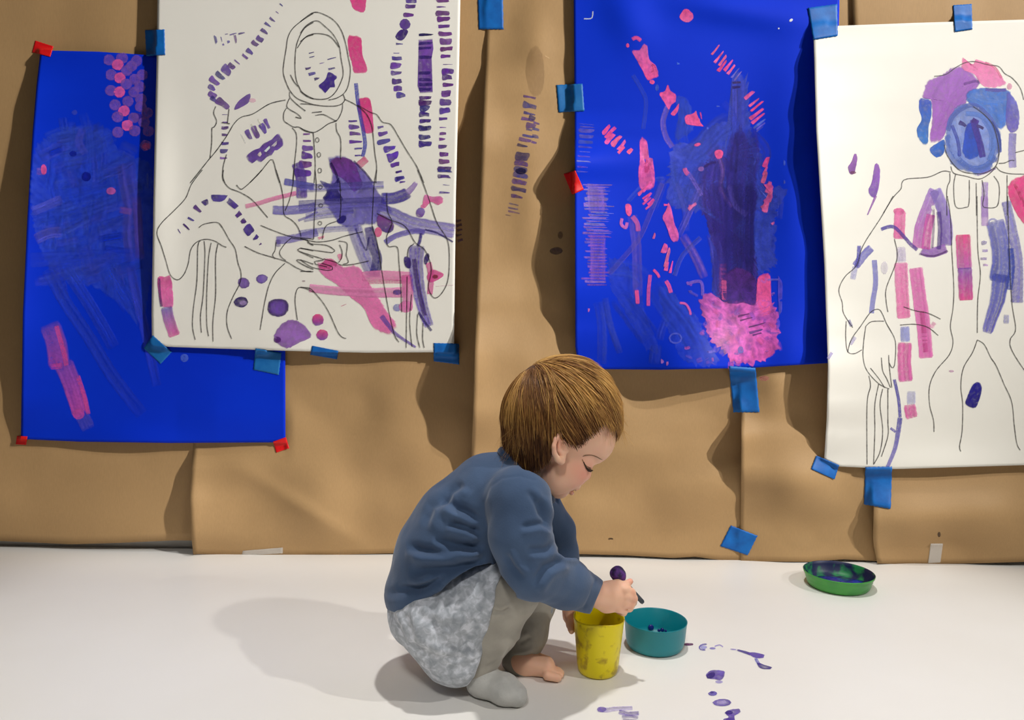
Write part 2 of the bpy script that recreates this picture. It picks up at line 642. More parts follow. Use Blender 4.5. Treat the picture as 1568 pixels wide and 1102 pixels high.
ink3.oval(935, 825, 4, 2, (60, 40, 30), 0.8)
ink3.oval(858, 360, 4, 6, (60, 30, 40), 0.4)
ink4 = Ink(K4.pt).frame(0, 0, 1)
ink4.oval(1170, 579, 8, 4, (214, 130, 130), 0.45)
ink5 = Ink(K5.pt).frame(0, 0, 1)
ink5.oval(1438, 818, 2.5, 4, (70, 45, 35), 0.7)

KM = [M_kraft, M_paint]
GK = None
tag(K1.build('kraft_paper', KM, 40, 80), 'brown kraft paper panel at far left, behind the wrinkled blue sheet', 'paper')
tag(K2.build('kraft_paper', KM, 60, 110, ink2), 'brown kraft paper panel under the seated figure drawing, left edge curling', 'paper')
tag(K3.build('kraft_paper', KM, 60, 120, ink3), 'brown kraft paper panel behind the toddler with a column of purple smudges', 'paper')
tag(K4.build('kraft_paper', KM, 36, 110, ink4), 'narrow brown kraft paper panel below right of the large blue sheet', 'paper')
tag(K5.build('kraft_paper', KM, 50, 110, ink5), 'brown kraft paper panel at far right behind the standing figure drawing', 'paper')


# ------------------------------------------------------------------ posters
def dB1(x, y):
    e = interp([(77, 0.002), (150, 0.018), (300, 0.034), (480, 0.034), (600, 0.018), (672, 0.002)], y)
    edge = interp_l([(77, 62), (200, 50), (330, 42), (480, 35), (672, 32)], y)
    d = 0.019 + e * math.exp(-max(0, x - edge) / 60.0) + 0.002 * math.sin(x / 60.0 + y / 170.0)
    d += 0.008 * g(y - 677, 25) * g(x - 200, 70)
    if x > 270:
        d += 0.006 * g(y - 640, 40) * min(1, (x - 270) / 60)
    return d


def dW1(x, y):
    d = 0.033 + 0.002 * math.sin(x / 95.0 + 0.4) * g(y - 250, 260) + 0.0015 * math.sin(y / 90.0)
    d += 0.006 * g(y - 540, 30) * g(x - 440, 60)
    d += 0.010 * g(x - 235, 30) * g(y - 300, 140)
    return d


def dB2(x, y):
    e = interp([(100, 0.0), (165, 0.004), (205, 0.018), (248, 0.058), (282, 0.044), (350, 0.050), (430, 0.044), (500, 0.024), (565, 0.006)], y)
    d = 0.025 + e * math.exp(-max(0, x - 880) / 70.0)
    d += 0.056 * g(x - 1062, 88) * g(y - 575, 85)
    d += 0.020 * g(x - 1225, 50) * g(y - 300, 190)
    d += 0.016 * g(x - 1215, 40) * g(y - 550, 60)
    d += 0.010 * g(x - 955 - y * 0.25, 38) * g(y - 20, 55)
    d += 0.012 * g(y - 10 - (x - 1100) * 0.15, 26) * g(x - 1130, 110)
    d += 0.002 * math.sin(x / 50.0 + y / 140.0)
    return d


def dW2(x, y):
    e = interp([(40, 0.0), (90, 0.016), (160, 0.030), (230, 0.040), (300, 0.038), (380, 0.028), (450, 0.024), (510, 0.032), (560, 0.044), (610, 0.034), (660, 0.014), (705, 0.002)], y)
    edge = interp_l([(60, 1247), (200, 1250), (400, 1262), (560, 1268), (700, 1262)], y)
    d = 0.036 + e * math.exp(-max(0, x - edge) / 65.0) + 0.003 * math.sin(x / 80.0) + 0.002 * math.sin(y / 70.0)
    d += 0.010 * g(y - 716, 30) * g(x - 1430, 110)
    return d


B1 = Sheet([(77, 62), (130, 56), (200, 50), (330, 42), (480, 35), (672, 32)], [(77, 436), (680, 437)],
           [(62, 77), (150, 79), (238, 85), (437, 90)], [(32, 672), (120, 676), (260, 678), (437, 677)], dB1)
W1 = Sheet([(-60, 242), (85, 240), (300, 235), (480, 232), (540, 233)], [(-60, 706), (100, 703), (300, 698), (540, 695)],
           [(232, -60), (706, -60)], [(232, 528), (262, 531), (440, 537), (560, 540), (695, 539)], dW1)
B2 = Sheet([(-60, 878), (170, 880), (530, 881), (566, 886)], [(-60, 1287), (60, 1284), (300, 1286), (560, 1288)],
           [(878, -60), (1287, -60)], [(880, 561), (920, 565), (1010, 566), (1150, 563), (1262, 556), (1290, 554)], dB2)
W2 = Sheet([(36, 1245), (62, 1246), (200, 1250), (400, 1262), (560, 1268), (640, 1266), (705, 1262)], [(20, 1720), (740, 1720)],
           [(1245, 41), (1400, 35), (1568, 30), (1720, 26)], [(1262, 703), (1285, 714), (1370, 718), (1568, 712), (1720, 708)], dW2)
# ------------------------------------------------------------------ drawing 1: seated figure
PU = (96, 62, 150)
DP = (62, 36, 118)
BP = (84, 78, 176)
PK = (222, 84, 150)
i1 = Ink(W1.pt)
L = [
 (220, 0, 3.935, [
  [(1023,80),(960,120),(900,170),(870,225),(858,300),(845,380),(842,440),(860,500),(885,550),(930,595),(1023,630)],
  [(1023,135),(975,165),(940,220),(918,290),(912,400),(920,480),(935,520),(960,560),(1023,595)],
  [(1023,208),(970,230),(925,290)], [(885,450),(905,490),(930,520)],
  [(880,555),(882,585),(920,625),(975,668)], [(880,590),(862,640),(890,665),(925,685),(950,712),(915,705)],
  [(862,650),(845,680),(845,725),(870,745),(905,765),(935,765),(975,790),(1023,800)],
  [(855,602),(760,625),(660,685),(590,705),(545,745),(500,820),(440,905),(390,965),(330,1040),(280,1102)],
  [(435,640),(422,680),(440,730),(425,765),(412,770),(410,860),(400,950)], [(515,655),(505,740)], [(470,738),(520,745)],
  [(500,930),(480,1000),(478,1060),(490,1102)], [(640,1100),(700,1040),(765,962),(785,980),(800,1040),(820,1102)],
  [(895,770),(918,800),(922,860),(910,980),(900,1090)]]),
 (460, 0, 3.935, [
  [(0,130),(80,75),(150,90),(210,130),(250,190),(275,270),(290,350),(302,420),(290,510),(265,560),(220,590),(170,602)],
  [(0,200),(40,150),(100,125),(150,160),(200,210),(235,280),(245,350),(258,430),(250,480),(215,550),(170,590),(110,598),(50,585),(0,550)],
  [(0,250),(50,212),(110,202),(180,220),(235,285)], [(0,625),(60,628),(140,638),(210,638),(250,625),(268,600),(258,570)],
  [(268,598),(340,635),(400,690),(430,760),(440,830),(450,930),(460,1000),(455,1102)],
  [(255,625),(250,670),(220,725),(190,715),(140,690),(90,695)], [(70,678),(130,672)],
  [(220,728),(170,745),(120,780),(80,797),(30,785),(0,770)], [(215,740),(220,790),(243,840),(242,960)],
  [(78,800),(85,900),(90,1000),(83,1102)],
  [(345,632),(420,675),(460,690),(495,735),(545,750),(590,820),(640,905),(700,1000),(745,1102)]]),
 (220, 260, 3.673, [
  [(330,0),(270,80),(235,160),(170,230),(100,300),(75,355),(100,430),(125,510),(150,590),(190,618),(225,590),(250,530),(265,450),(300,405),(350,390),(400,400),(440,425),(465,435)],
  [(310,325),(340,305),(410,295),(440,320),(480,390),(515,445),(530,520),(548,580),(540,640),(500,720),(470,800),(470,880),(495,950)],
  [(450,0),(445,50),(480,100),(540,125),(600,160),(640,200),(670,235),(698,268)], [(665,0),(610,60),(565,100),(545,108),(522,85)],
  [(745,0),(770,80),(785,160),(790,250),(830,280),(860,310),(880,350),(885,375)], [(845,0),(840,80),(820,170),(795,230)],
  [(658,312),(740,345),(830,375),(920,385),(955,390)], [(568,430),(640,465),(720,490),(800,515),(860,550),(910,570),(955,572)],
  [(745,405),(740,450),(725,480),(740,500)], [(835,380),(800,410),(765,460),(775,490),(800,510)],
  [(835,385),(920,395),(925,410),(955,425)], [(955,495),(900,470),(865,450),(880,440),(955,455)], [(955,560),(900,535),(860,508),(890,508),(955,530)],
  [(320,400),(305,430),(300,620),(280,780),(275,880),(290,955)], [(340,400),(345,480),(335,700),(320,820),(325,915)],
  [(380,410),(365,500),(355,700),(355,860),(365,935)], [(418,415),(405,500),(405,700),(390,850),(390,965)],
  [(795,525),(740,580),(705,650),(680,750),(665,840),(655,900)], [(865,845),(852,740),(860,680),(880,660),(920,670),(955,688)]]),
 (460, 260, 3.673, [
  [(0,385),(60,400),(110,405),(180,395),(250,372),(350,348)], [(45,400),(60,415),(150,425),(195,455),(180,465),(100,455),(0,440)],
  [(0,460),(60,480),(130,505),(80,515),(85,530),(150,545)], [(0,505),(60,545),(120,560),(150,565),(180,560),(180,545),(120,525)], [(0,570),(60,570)],
  [(215,400),(260,410),(262,450),(258,480),(270,520),(240,530)], [(220,420),(235,460),(230,500),(215,520)], [(130,500),(200,520),(230,535),(300,530),(385,512)],
  [(430,0),(415,80),(408,200),(405,320),(430,400),(460,580),(480,700),(505,830),(530,930),(555,968)],
  [(83,0),(90,100),(80,250),(75,390)], [(222,60),(228,200),(220,280)], [(200,290),(150,310),(130,350),(125,390)],
  [(485,130),(490,230),(515,290),(500,340),(485,380),(495,430),(545,435),(555,520),(565,660),(570,800)],
  [(430,245),(500,280),(560,300),(600,330),(640,400),(660,420),(700,450),(730,520),(735,580),(720,660),(750,718),(790,700),(830,620),(838,480),(825,390),(770,300),(735,200),(700,100),(660,0)],
  [(640,415),(610,440),(602,490)], [(600,600),(598,800),(595,1000)], [(625,700),(615,850),(628,995)], [(660,810),(655,920),(672,1000)], [(690,860),(688,950),(697,1000)],
  [(0,660),(50,665),(80,690),(130,750),(170,820),(210,910),(235,940),(258,948)]]),
]


def all_lines(ink, data, w, col, a):
    for ox, oy, k, polys in data:
        ink.frame(ox, oy, k)
        for p in polys:
            ink.line(p, w, col, a)


i1.frame(460, 0, 3.935)
for p in [[(300,-30),(390,-30),(390,60),(380,73),(345,70),(318,52),(305,20)], [(286,220),(310,213),(365,230),(375,330),(397,390),(398,435),(325,440),(312,390),(290,310)],
          [(350,600),(375,588),(415,592),(430,640),(440,790),(380,797),(365,720),(345,650)]]:
    i1.blob(p, (222, 62, 134), 0.92, (226, 78, 150), smooth=True, var=0.08)
i1.stroke([(335,500),(345,600),(360,690),(378,780),(390,870),(375,945)], 24, (58, 66, 176), 0.85, lanes=3)
i1.stroke([(400,955),(365,985),(335,1010)], 46, (226, 96, 150), 0.8, (226, 150, 170))
i1.dabs([(670,-15),(668,5),(663,40),(655,90)], 66, 30, PU, 0.92)
i1.oval(630, 145, 33, 34, PU, 0.95)
i1.blob([(605,178),(650,186),(625,235),(600,245),(570,222)], DP, 0.95)
i1.dabs([(595,265,40,12),(580,320,35,5),(582,352,62,28),(578,395,64,36),(578,440,64,36),(582,490,56,32),(590,533,52,34),(610,575,56,32)], 60, 30, PU, 0.92)
i1.dabs([(758,210)], 80, 18, (50, 36, 96), 0.9)
i1.blob([(712,240),(795,240),(803,290),(792,350),(795,440),(798,556),(722,558),(705,520),(708,420),(710,300)], (112, 66, 160), 0.95, (98, 60, 150), smooth=False, var=0.25)
for yy in (262, 290, 345, 440, 480, 510, 540):
    i1.dab(754, yy, 84, 20, (52, 34, 120), 0.7)
i1.dabs([(755,590,88,26),(755,620,82,36),(750,655,60,40),(748,690,66,36),(752,730,70,24),(755,773,74,28),(752,825,80,34),(752,868,80,36)], 80, 30, DP, 0.92)
i1.dabs([(860,2),(850,42,58,10),(860,80,78,34),(862,115,78,34),(868,160,80,30),(873,205,84,32),(880,250,84,38),(882,295,84,38),(880,340,64,20),(888,388,60,4),
         (890,432,66,40),(886,465,62,34),(890,510,62,32),(880,565,60,40),(876,618,66,44),(872,668,66,44),(860,715,50,24),(860,768,40,6),(858,805,40,20),(856,838,44,26),
         (860,882,50,24),(865,930,56,28),(870,975,76,34),(870,1020,80,32),(865,1062,78,20)], 76, 30, (100, 52, 140), 0.92)
i1.dabs([(485,765,44,20),(500,805,58,28),(505,850,76,32),(540,895,66,44),(560,945,72,50),(572,992,64,36),(595,1035,40,18),(602,1075,66,28)], 60, 28, (88, 60, 160), 0.9, -14)
i1.dabs([(318,730,66,14),(325,765,66,28),(330,805,62,24),(335,855,74,18),(350,895,50,14),(350,937,50,12)], 64, 20, (100, 66, 156), 0.88, 0)
i1.blob([(108,518),(150,478),(172,432),(222,465),(205,485),(208,525),(180,528),(150,560),(128,540)], (66, 40, 140), 0.95)
i1.dabs([(48,412,36,16),(70,445,40,26),(100,475,30,18),(130,380,30,8),(190,412,42,14),(68,318,36,6),(70,343,32,7),(190,352,56,7)], 30, 14, (86, 70, 140), 0.85, -14)
i1.frame(220, 0, 3.935)
i1.dabs([(830,30,26,8),(805,75,20,5),(775,118,44,14),(750,150,46,18),(728,190,50,26),(700,235,54,30),(672,265,50,24),(640,312,54,28),(612,342,54,18),(565,375,44,10),(530,400,52,30),
         (500,425,62,44),(462,458,70,34),(425,490,66,36),(410,530,46,34),(415,572,54,34),(430,605,70,36),(478,630,90,40)], 50, 24, (108, 82, 158), 0.85, 38)
i1.blob([(545,662),(572,608),(640,563),(637,612),(600,640)], (112, 80, 160), 0.9)
i1.oval(655, 605, 22, 14, (224, 170, 196), 0.5)
i1.dabs([(435,240,14,46),(470,238,6,40),(500,205,18,8),(540,205,44,12),(512,252,18,22),(555,235,12,60),(590,200,46,12),(480,268,12,14)], 20, 20, (110, 90, 160), 0.75, -14)
i1.dabs([(490,690,40,6),(490,738,34,12),(492,770,44,20),(490,812,40,20),(490,866,50,24),(485,912,46,22),(482,952,40,14)], 45, 14, (104, 74, 156), 0.85)
i1.dabs([(632,812,70,34),(675,795,66,36),(718,775,66,34),(745,748,60,22)], 66, 30, (110, 78, 162), 0.85, 62)
i1.dabs([(600,835,60,8),(660,770,50,10),(700,740,50,10)], 60, 8, (200, 190, 200), 0.5, 62)
i1.blob([(620,945),(660,905),(700,890),(720,865),(770,840),(812,805),(845,865),(805,905),(790,905),(770,936),(745,945),(708,975),(680,965),(652,985)], (98, 62, 156), 0.92, var=0.3)
i1.dabs([(700,930,20,30),(745,900,14,50),(790,870,14,40)], 14, 40, (225, 222, 215), 0.9, 45)
i1.dabs([(985,808,46,12),(985,848,50,14),(990,892,60,40),(985,938,64,44),(975,990,80,44),(962,1040,90,50)], 60, 36, (112, 60, 152), 0.9, 0)
i1.frame(220, 260, 3.673)
i1.blob([(78,605),(118,600),(155,608),(166,765),(130,772),(100,765),(85,700)], (222, 84, 158), 0.9, (226, 110, 180))
i1.stroke([(86,610),(90,700),(100,770)], 16, (70, 50, 120), 0.75, lanes=2)
i1.stroke([(128,770),(142,840),(175,935)], 66, (110, 104, 186), 0.9, (224, 96, 168))
i1.dabs([(200,345,28,6),(240,320,50,16),(265,278,44,14),(303,220,46,28),(348,186,34,44),(425,160,34,84),(495,190,30,70),(532,250,36,34),(560,290,30,26),(588,338,56,60),(628,382,38,24),(656,418,16,10)],
         40, 30, (82, 50, 140), 0.92, 0, True)
i1.stroke([(572,205),(640,190),(720,165),(800,145),(860,130)], 26, (228, 140, 180), 0.75, (226, 110, 176))
i1.stroke([(860,-40),(885,40),(890,160)], 62, (96, 66, 160), 0.9)
i1.stroke([(790,65),(860,78),(960,95)], 40, (92, 90, 180), 0.85)
i1.stroke([(725,225),(800,228),(900,220),(970,205)], 52, (116, 108, 190), 0.8)
i1.stroke([(870,285),(920,265),(980,235)], 14, (110, 100, 186), 0.6)
i1.stroke([(745,395),(800,392),(900,372),(980,350)], 46, (130, 118, 196), 0.75)
i1.stroke([(740,412),(772,412)], 40, (96, 70, 156), 0.6)
i1.oval(563, 636, 34, 32, (120, 86, 172), 0.9, rim=0.7)
i1.oval(665, 613, 34, 27, (120, 90, 180), 0.88, rot=-0.3, rim=0.7)
i1.oval(548, 743, 42, 30, (50, 30, 100), 0.95, hollow=0.75)
i1.oval(560, 748, 22, 14, (176, 150, 206), 0.7)
i1.oval(757, 775, 62, 54, (104, 70, 160), 0.95, rim=0.45)
i1.blob([(732,940),(758,885),(800,850),(838,842),(900,870),(943,935),(870,975),(805,1003),(745,970)], (158, 106, 190), 0.92, (150, 100, 186), rim=0.8)
i1.oval(752, 955, 22, 18, (90, 40, 120), 0.85)
i1.oval(900, 625, 10, 5, (150, 110, 130), 0.5)
i1.frame(460, 260, 3.673)
i1.blob([(180,20),(160,-60),(230,-75),(300,-50),(360,10),(405,70),(450,140),(490,190),(525,250),(480,232),(450,240),(430,300),(340,312),(250,322),(205,285),(150,200),(128,165),(165,90)], (104, 88, 174), 0.88, (112, 104, 188), var=0.25)
i1.blob([(180,10),(170,-50),(235,-72),(300,-45),(330,20),(350,90),(300,120),(250,60)], (120, 58, 140), 0.85, (96, 60, 160), var=0.3)
i1.blob([(125,160),(150,120),(110,60),(180,80),(220,40),(210,110),(240,170),(180,180)], (42, 34, 120), 0.85, var=0.35)
i1.stroke([(170,-40),(200,20),(225,120)], 14, (40, 26, 90), 0.7)
i1.stroke([(300,-50),(360,10),(410,75)], 12, (46, 30, 96), 0.75)
for (yy, x0, x1, ww, al) in [(95, 470, -10, 46, 0.8), (175, 470, -10, 30, 0.7), (205, 460, -10, 40, 0.78), (238, 300, 30, 34, 0.7), (265, 260, 20, 16, 0.6), (335, 330, -10, 34, 0.7)]:
    i1.stroke([(x1, yy + (22 if yy > 230 else 12)), ((x0 + x1) / 2, yy), (x0, yy - 10)], ww, (112, 104, 190), al, (92, 84, 176), var=0.3)
i1.blob([(200,290),(240,255),(260,270),(240,300),(215,300)], (40, 30, 120), 0.9)
i1.stroke([(455,160),(520,160),(580,142),(606,125)], 66, (66, 58, 160), 0.9, (70, 50, 140))
i1.stroke([(600,130),(630,100),(652,70)], 40, (150, 120, 190), 0.8, w2=24)
i1.stroke([(430,225),(520,255),(620,300),(720,320),(868,345)], 84, (104, 94, 184), 0.85, (136, 122, 200), w2=82, var=0.2)
i1.stroke([(700,335),(770,355),(858,405)], 10, (44, 32, 110), 0.85, lanes=1)
i1.stroke([(475,410),(540,370),(640,345),(700,352)], 32, (110, 96, 188), 0.8)
i1.blob([(440,250),(500,275),(530,320),(500,355),(455,340),(430,300)], (140, 70, 150), 0.85, (60, 40, 130))
i1.oval(438, 350, 22, 28, (226, 96, 150), 0.85)
i1.stroke([(300,310),(330,400),(365,500),(410,600)], 88, (104, 94, 184), 0.9, (80, 64, 164), w2=70, var=0.25)
i1.stroke([(385,320),(405,420),(432,500),(415,600)], 54, (66, 44, 140), 0.85, (40, 30, 120), w2=60)
i1.stroke([(310,330),(350,420),(372,450),(385,380)], 10, (40, 30, 110), 0.6)
i1.blob([(100,555),(120,520),(165,498),(200,520),(230,540),(330,545),(365,600),(440,720),(500,815),(540,868),(522,908),(470,918),(400,872),(360,782),(280,715),(205,645),(135,600)], (226, 122, 180), 0.9, (224, 108, 170), var=0.1)
i1.blob([(100,545),(160,498),(205,520),(200,545),(150,560)], (212, 84, 150), 0.7)
i1.stroke([(345,600),(450,592),(620,600)], 54, (226, 128, 182), 0.85)
i1.stroke([(380,632),(500,628),(620,630)], 22, (220, 100, 160), 0.6)
i1.stroke([(50,664),(200,680),(400,690),(600,688)], 46, (226, 136, 188), 0.85, w2=60)
i1.stroke([(455,820),(500,880),(540,925),(650,998)], 30, (110, 82, 176), 0.85, w2=12)
i1.oval(545, 688, 26, 16, (80, 60, 140), 0.7)
i1.oval(545, 775, 26, 22, (120, 120, 190), 0.6)
i1.stroke([(598,590),(605,700),(600,790)], 62, (226, 96, 168), 0.88, (228, 150, 196))
i1.oval(595, 770, 40, 34, (222, 120, 180), 0.7)
i1.stroke([(720,520),(735,600),(728,700)], 34, (216, 90, 160), 0.8)
i1.blob([(710,600),(740,560),(770,565),(808,590),(770,620),(730,632)], (216, 80, 150), 0.85)
i1.oval(758, 600, 16, 12, (120, 40, 50), 0.7)
i1.stroke([(655,425),(650,520),(660,640),(690,780),(725,880)], 92, (74, 52, 150), 0.93, (96, 72, 176), w2=56, var=0.3)
i1.stroke([(680,355),(672,400),(660,430)], 18, (56, 36, 130), 0.9, lanes=2)
i1.oval(603, 520, 20, 36, (52, 30, 110), 0.9, rot=-0.3)
i1.oval(710, 500, 14, 34, (52, 30, 110), 0.85, rot=0.3)
i1.stroke([(640,500),(655,620),(680,740),(700,820)], 26, (60, 26, 104), 0.6)
i1.stroke([(665,800),(700,855),(738,905)], 14, (44, 30, 110), 0.9, lanes=2)
i1.oval(97, 843, 34, 34, (220, 70, 130), 0.92, col2=(110, 60, 160))
i1.oval(123, 927, 34, 32, (220, 70, 130), 0.92, col2=(110, 60, 160))
i1.blob([(685,200),(700,140),(740,150),(790,148),(805,175),(775,198),(735,180),(700,215)], (212, 110, 176), 0.85, (226, 90, 150))
i1.dab(812, 128, 60, 14, (86, 60, 150), 0.9, 3)
i1.oval(675, 240, 26, 30, (120, 100, 180), 0.85, rot=0.5, col2=(110, 60, 150))
i1.oval(690, 205, 14, 12, (226, 110, 170), 0.8)
i1.dabs([(815,5,72,16),(818,40,60,14),(822,85,44,4)], 60, 12, (84, 56, 140), 0.9, 6)
i1.dabs([(553,10,34,14),(562,46,50,18),(575,68,34,10)], 40, 14, (80, 56, 150), 0.9, -10)
i1.dabs([(118,380,38,22),(225,490,22,50),(245,760,34,6)], 30, 20, (230, 140, 180), 0.7, -20)
i1.stroke([(760,655),(860,648)], 3, (226, 170, 196), 0.5, lanes=1)
all_lines(i1, L, 1.5, (40, 37, 38), 0.85)
i1.frame(460, 0, 3.935)
for c in [(102, 843), (112, 932), (117, 1027)]:
    i1.ring(c[0], c[1], 11, 14, 1.3, col=(50, 47, 48), a=0.8)
i1.frame(460, 260, 3.673)
for c in [(113, 97), (115, 200), (110, 300)]:
    i1.ring(c[0], c[1], 11, 10, 1.3, col=(50, 47, 48), a=0.8)

# ------------------------------------------------------------------ drawing 2: standing figure
i2 = Ink(W2.pt)
i2.frame(1230, 0, 3.34)
i2.blob([(640,412),(700,388),(760,348),(820,345),(870,380),(902,430),(850,490),(825,540),(785,600),(742,650),(705,718),(655,724),(645,700),(658,620),(652,510),(612,500),(622,450)], (150, 84, 184), 0.93, (156, 88, 186), var=0.12)
for p in [[(840,400),(760,500),(690,640)], [(880,410),(800,520),(720,660)], [(740,390),(690,450),(660,520)]]:
    i2.stroke(p, 26, (176, 118, 206), 0.35)
i2.stroke([(820,430),(880,415),(898,420)], 14, (110, 50, 150), 0.5)
i2.stroke([(870,350),(890,380),(900,430)], 12, (90, 50, 140), 0.5)
i2.blob([(808,345),(818,295),(835,320),(870,325),(880,305),(925,315),(965,335),(1000,375),(1035,425),(995,445),(940,448),(905,425),(875,380),(835,365)], (228, 108, 168), 0.9, (230, 128, 186), var=0.12)
i2.oval(1055, 442, 14, 18, (232, 150, 190), 0.6)
i2.stroke([(930,320),(980,345),(1015,400)], 14, (216, 74, 140), 0.6)
i2.blob([(592,515),(600,503),(650,510),(657,580),(642,650),(636,735),(600,725),(580,665),(605,610),(592,560)], (14, 60, 178), 0.93, (24, 110, 190), var=0.15)
i2.blob([(645,762),(680,735),(722,715),(720,780),(695,803),(670,800)], (22, 92, 190), 0.93)
i2.blob([(828,490),(860,458),(920,450),(1040,456),(1062,500),(1045,600),(1030,645),(1000,656),(960,600),(905,555),(850,532)], (46, 104, 196), 0.92, (50, 110, 205), var=0.2)
for p in [[(860,480),(920,510),(990,520)], [(850,500),(940,560),(1000,640)], [(940,465),(1000,520),(1020,620)]]:
    i2.stroke(p, 20, (110, 150, 216), 0.4)
i2.stroke([(930,455),(985,462),(1040,458)], 18, (96, 66, 160), 0.6)
i2.blob([(1045,470),(1090,520),(1106,590),(1098,660),(1070,680),(1045,660),(1035,600),(1040,530)], (88, 92, 190), 0.9, (100, 84, 180), var=0.2)
i2.stroke([(1072,680),(1068,770),(1072,858)], 40, (112, 104, 190), 0.8, (160, 150, 210))
i2.oval(865, 712, 146, 180, (120, 142, 214), 0.92, rot=-0.12, rim=0.8, var=0.12)
for p, w, c in [([(740,670),(760,600),(820,550),(880,540),(950,600),(995,690),(1003,780)], 26, (86, 108, 198)),
                ([(735,690),(760,760),(800,820),(860,860),(930,850),(985,800)], 30, (86, 118, 206)),
                ([(790,600),(800,700),(830,800),(900,840)], 22, (160, 176, 228)),
                ([(830,580),(900,590),(950,640),(975,740),(950,820)], 26, (92, 130, 212)),
                ([(760,640),(790,720),(800,800)], 18, (60, 70, 170)),
                ([(920,610),(960,680),(960,770)], 24, (104, 136, 214)),
                ([(845,860),(900,880),(960,860)], 18, (96, 120, 210))]:
    i2.stroke(p, w, c, 0.7)
i2.blob([(835,640),(880,625),(905,700),(900,790),(850,815),(815,780),(820,720)], (24, 56, 178), 0.9, (28, 80, 196))
i2.stroke([(868,610),(888,680),(905,740),(918,805)], 34, (66, 48, 150), 0.88)
i2.dabs([(815,635,44,26),(880,622,36,34),(905,650,44,22)], 40, 24, (70, 40, 130), 0.85, 30)
i2.stroke([(965,620),(1000,690),(1008,760),(985,830)], 10, (40, 60, 150), 0.6)
i2.stroke([(890,895),(940,880),(985,860)], 12, (150, 120, 200), 0.6)
i2.blob([(262,785),(278,800),(262,885),(240,890),(228,855),(245,830)], (140, 74, 170), 0.9, (110, 50, 140))
i2.blob([(368,838),(392,860),(388,950),(372,1005),(350,1005),(332,975),(350,930)], (142, 80, 180), 0.9, (120, 70, 176))
i2.stroke([(372,1000),(350,1050),(328,1100)], 14, (140, 70, 170), 0.8, w2=6)
i2.oval(255, 882, 16, 8, (110, 40, 90), 0.7)
i2.oval(490, 1080, 30, 18, (222, 96, 160), 0.85)
i2.stroke([(930,930),(928,1020),(928,1110)], 34, (160, 126, 206), 0.6)
i2.blob([(1050,945),(1075,915),(1110,905),(1150,910),(1150,1140),(1100,1110),(1075,1060),(1050,1000)], (224, 66, 136), 0.92, (220, 60, 130), var=0.15)
i2.stroke([(1080,940),(1110,1000),(1140,1080)], 16, (190, 40, 100), 0.5)
i2.frame(1230, 300, 2.506)
i2.stroke([(505,-25),(470,60),(448,130),(440,200)], 44, (150, 116, 198), 0.88, (190, 96, 176))
i2.stroke([(505,-25),(535,50),(550,120),(548,190)], 48, (146, 124, 204), 0.88, (120, 84, 180))
i2.stroke([(455,205),(490,218),(550,200)], 38, (150, 96, 186), 0.9)
i2.stroke([(490,70),(478,130),(470,205)], 34, (206, 92, 172), 0.85)
i2.stroke([(520,60),(525,130),(520,205)], 18, (84, 50, 140), 0.7)
i2.stroke([(500,50),(500,120),(495,200)], 10, (90, 30, 120), 0.5)
i2.stroke([(445,222),(500,230),(555,210)], 8, (90, 40, 120), 0.7)
i2.oval(498, 45, 7, 10, (226, 224, 216), 0.9)
i2.stroke([(372,58),(370,100),(368,165)], 44, (230, 120, 176), 0.88, (218, 90, 160))
i2.stroke([(298,128),(345,118),(390,160),(412,185),(438,207)], 14, (72, 60, 160), 0.92, (96, 60, 150), lanes=3)
i2.stroke([(374,195),(378,255)], 36, (190, 176, 216), 0.6)
i2.stroke([(375,255),(378,340),(386,470)], 52, (222, 116, 178), 0.9, (224, 100, 168))
i2.stroke([(390,500),(392,560)], 36, (130, 136, 204), 0.75)
i2.stroke([(390,562),(388,640),(394,712)], 54, (216, 92, 164), 0.9, (216, 96, 172))
i2.stroke([(415,748),(414,800)], 34, (170, 170, 214), 0.6)
i2.stroke([(408,800),(412,828),(418,852)], 46, (222, 100, 170), 0.88)
i2.stroke([(432,275),(448,400),(462,500),(472,622)], 54, (220, 116, 182), 0.9, (222, 104, 180))
i2.stroke([(455,440),(465,540),(470,600)], 20, (196, 60, 140), 0.5)
i2.stroke([(490,490),(505,500)], 26, (226, 150, 190), 0.6)
i2.stroke([(613,148),(617,240),(620,280)], 58, (218, 62, 130), 0.92, (180, 84, 170), acap=0.9)
i2.stroke([(620,275),(622,330),(625,400)], 56, (130, 80, 176), 0.92, (218, 62, 140), acap=0.9)
i2.stroke([(735,95),(755,180),(760,260),(748,330)], 74, (98, 98, 186), 0.9, (60, 72, 172), var=0.2)
i2.stroke([(760,300),(745,400),(725,460),(705,525)], 72, (62, 74, 174), 0.92, (96, 90, 184), w2=40, var=0.2)
i2.stroke([(778,20),(800,120),(822,250),(820,410)], 36, (110, 104, 192), 0.88, (96, 88, 180), w2=48, var=0.2)
i2.stroke([(795,200),(800,280),(790,360)], 24, (50, 70, 170), 0.8)
i2.stroke([(695,0),(697,60),(697,115)], 28, (176, 140, 204), 0.7)
i2.dabs([(695,180,24,16),(698,210,24,14),(693,240,26,14),(700,265,22,12)], 24, 14, (150, 120, 190), 0.5)
i2.stroke([(780,455),(778,490)], 22, (150, 150, 204), 0.6)
i2.ring(728, 100, 16, 12, 3, col=(150, 150, 205), a=0.7)
i2.stroke([(262,198),(235,225),(200,270)], 32, (96, 92, 186), 0.85, (130, 126, 200))
i2.stroke([(215,190),(212,240),(202,275)], 16, (76, 70, 170), 0.8)
i2.stroke([(200,270),(190,320)], 22, (150, 150, 210), 0.55)
i2.stroke([(273,245),(278,330),(268,400),(262,450)], 20, (124, 124, 200), 0.8)
i2.oval(312, 275, 14, 26, (206, 200, 216), 0.5)
i2.stroke([(185,500),(175,475)], 12, (80, 70, 160), 0.6, lanes=1)
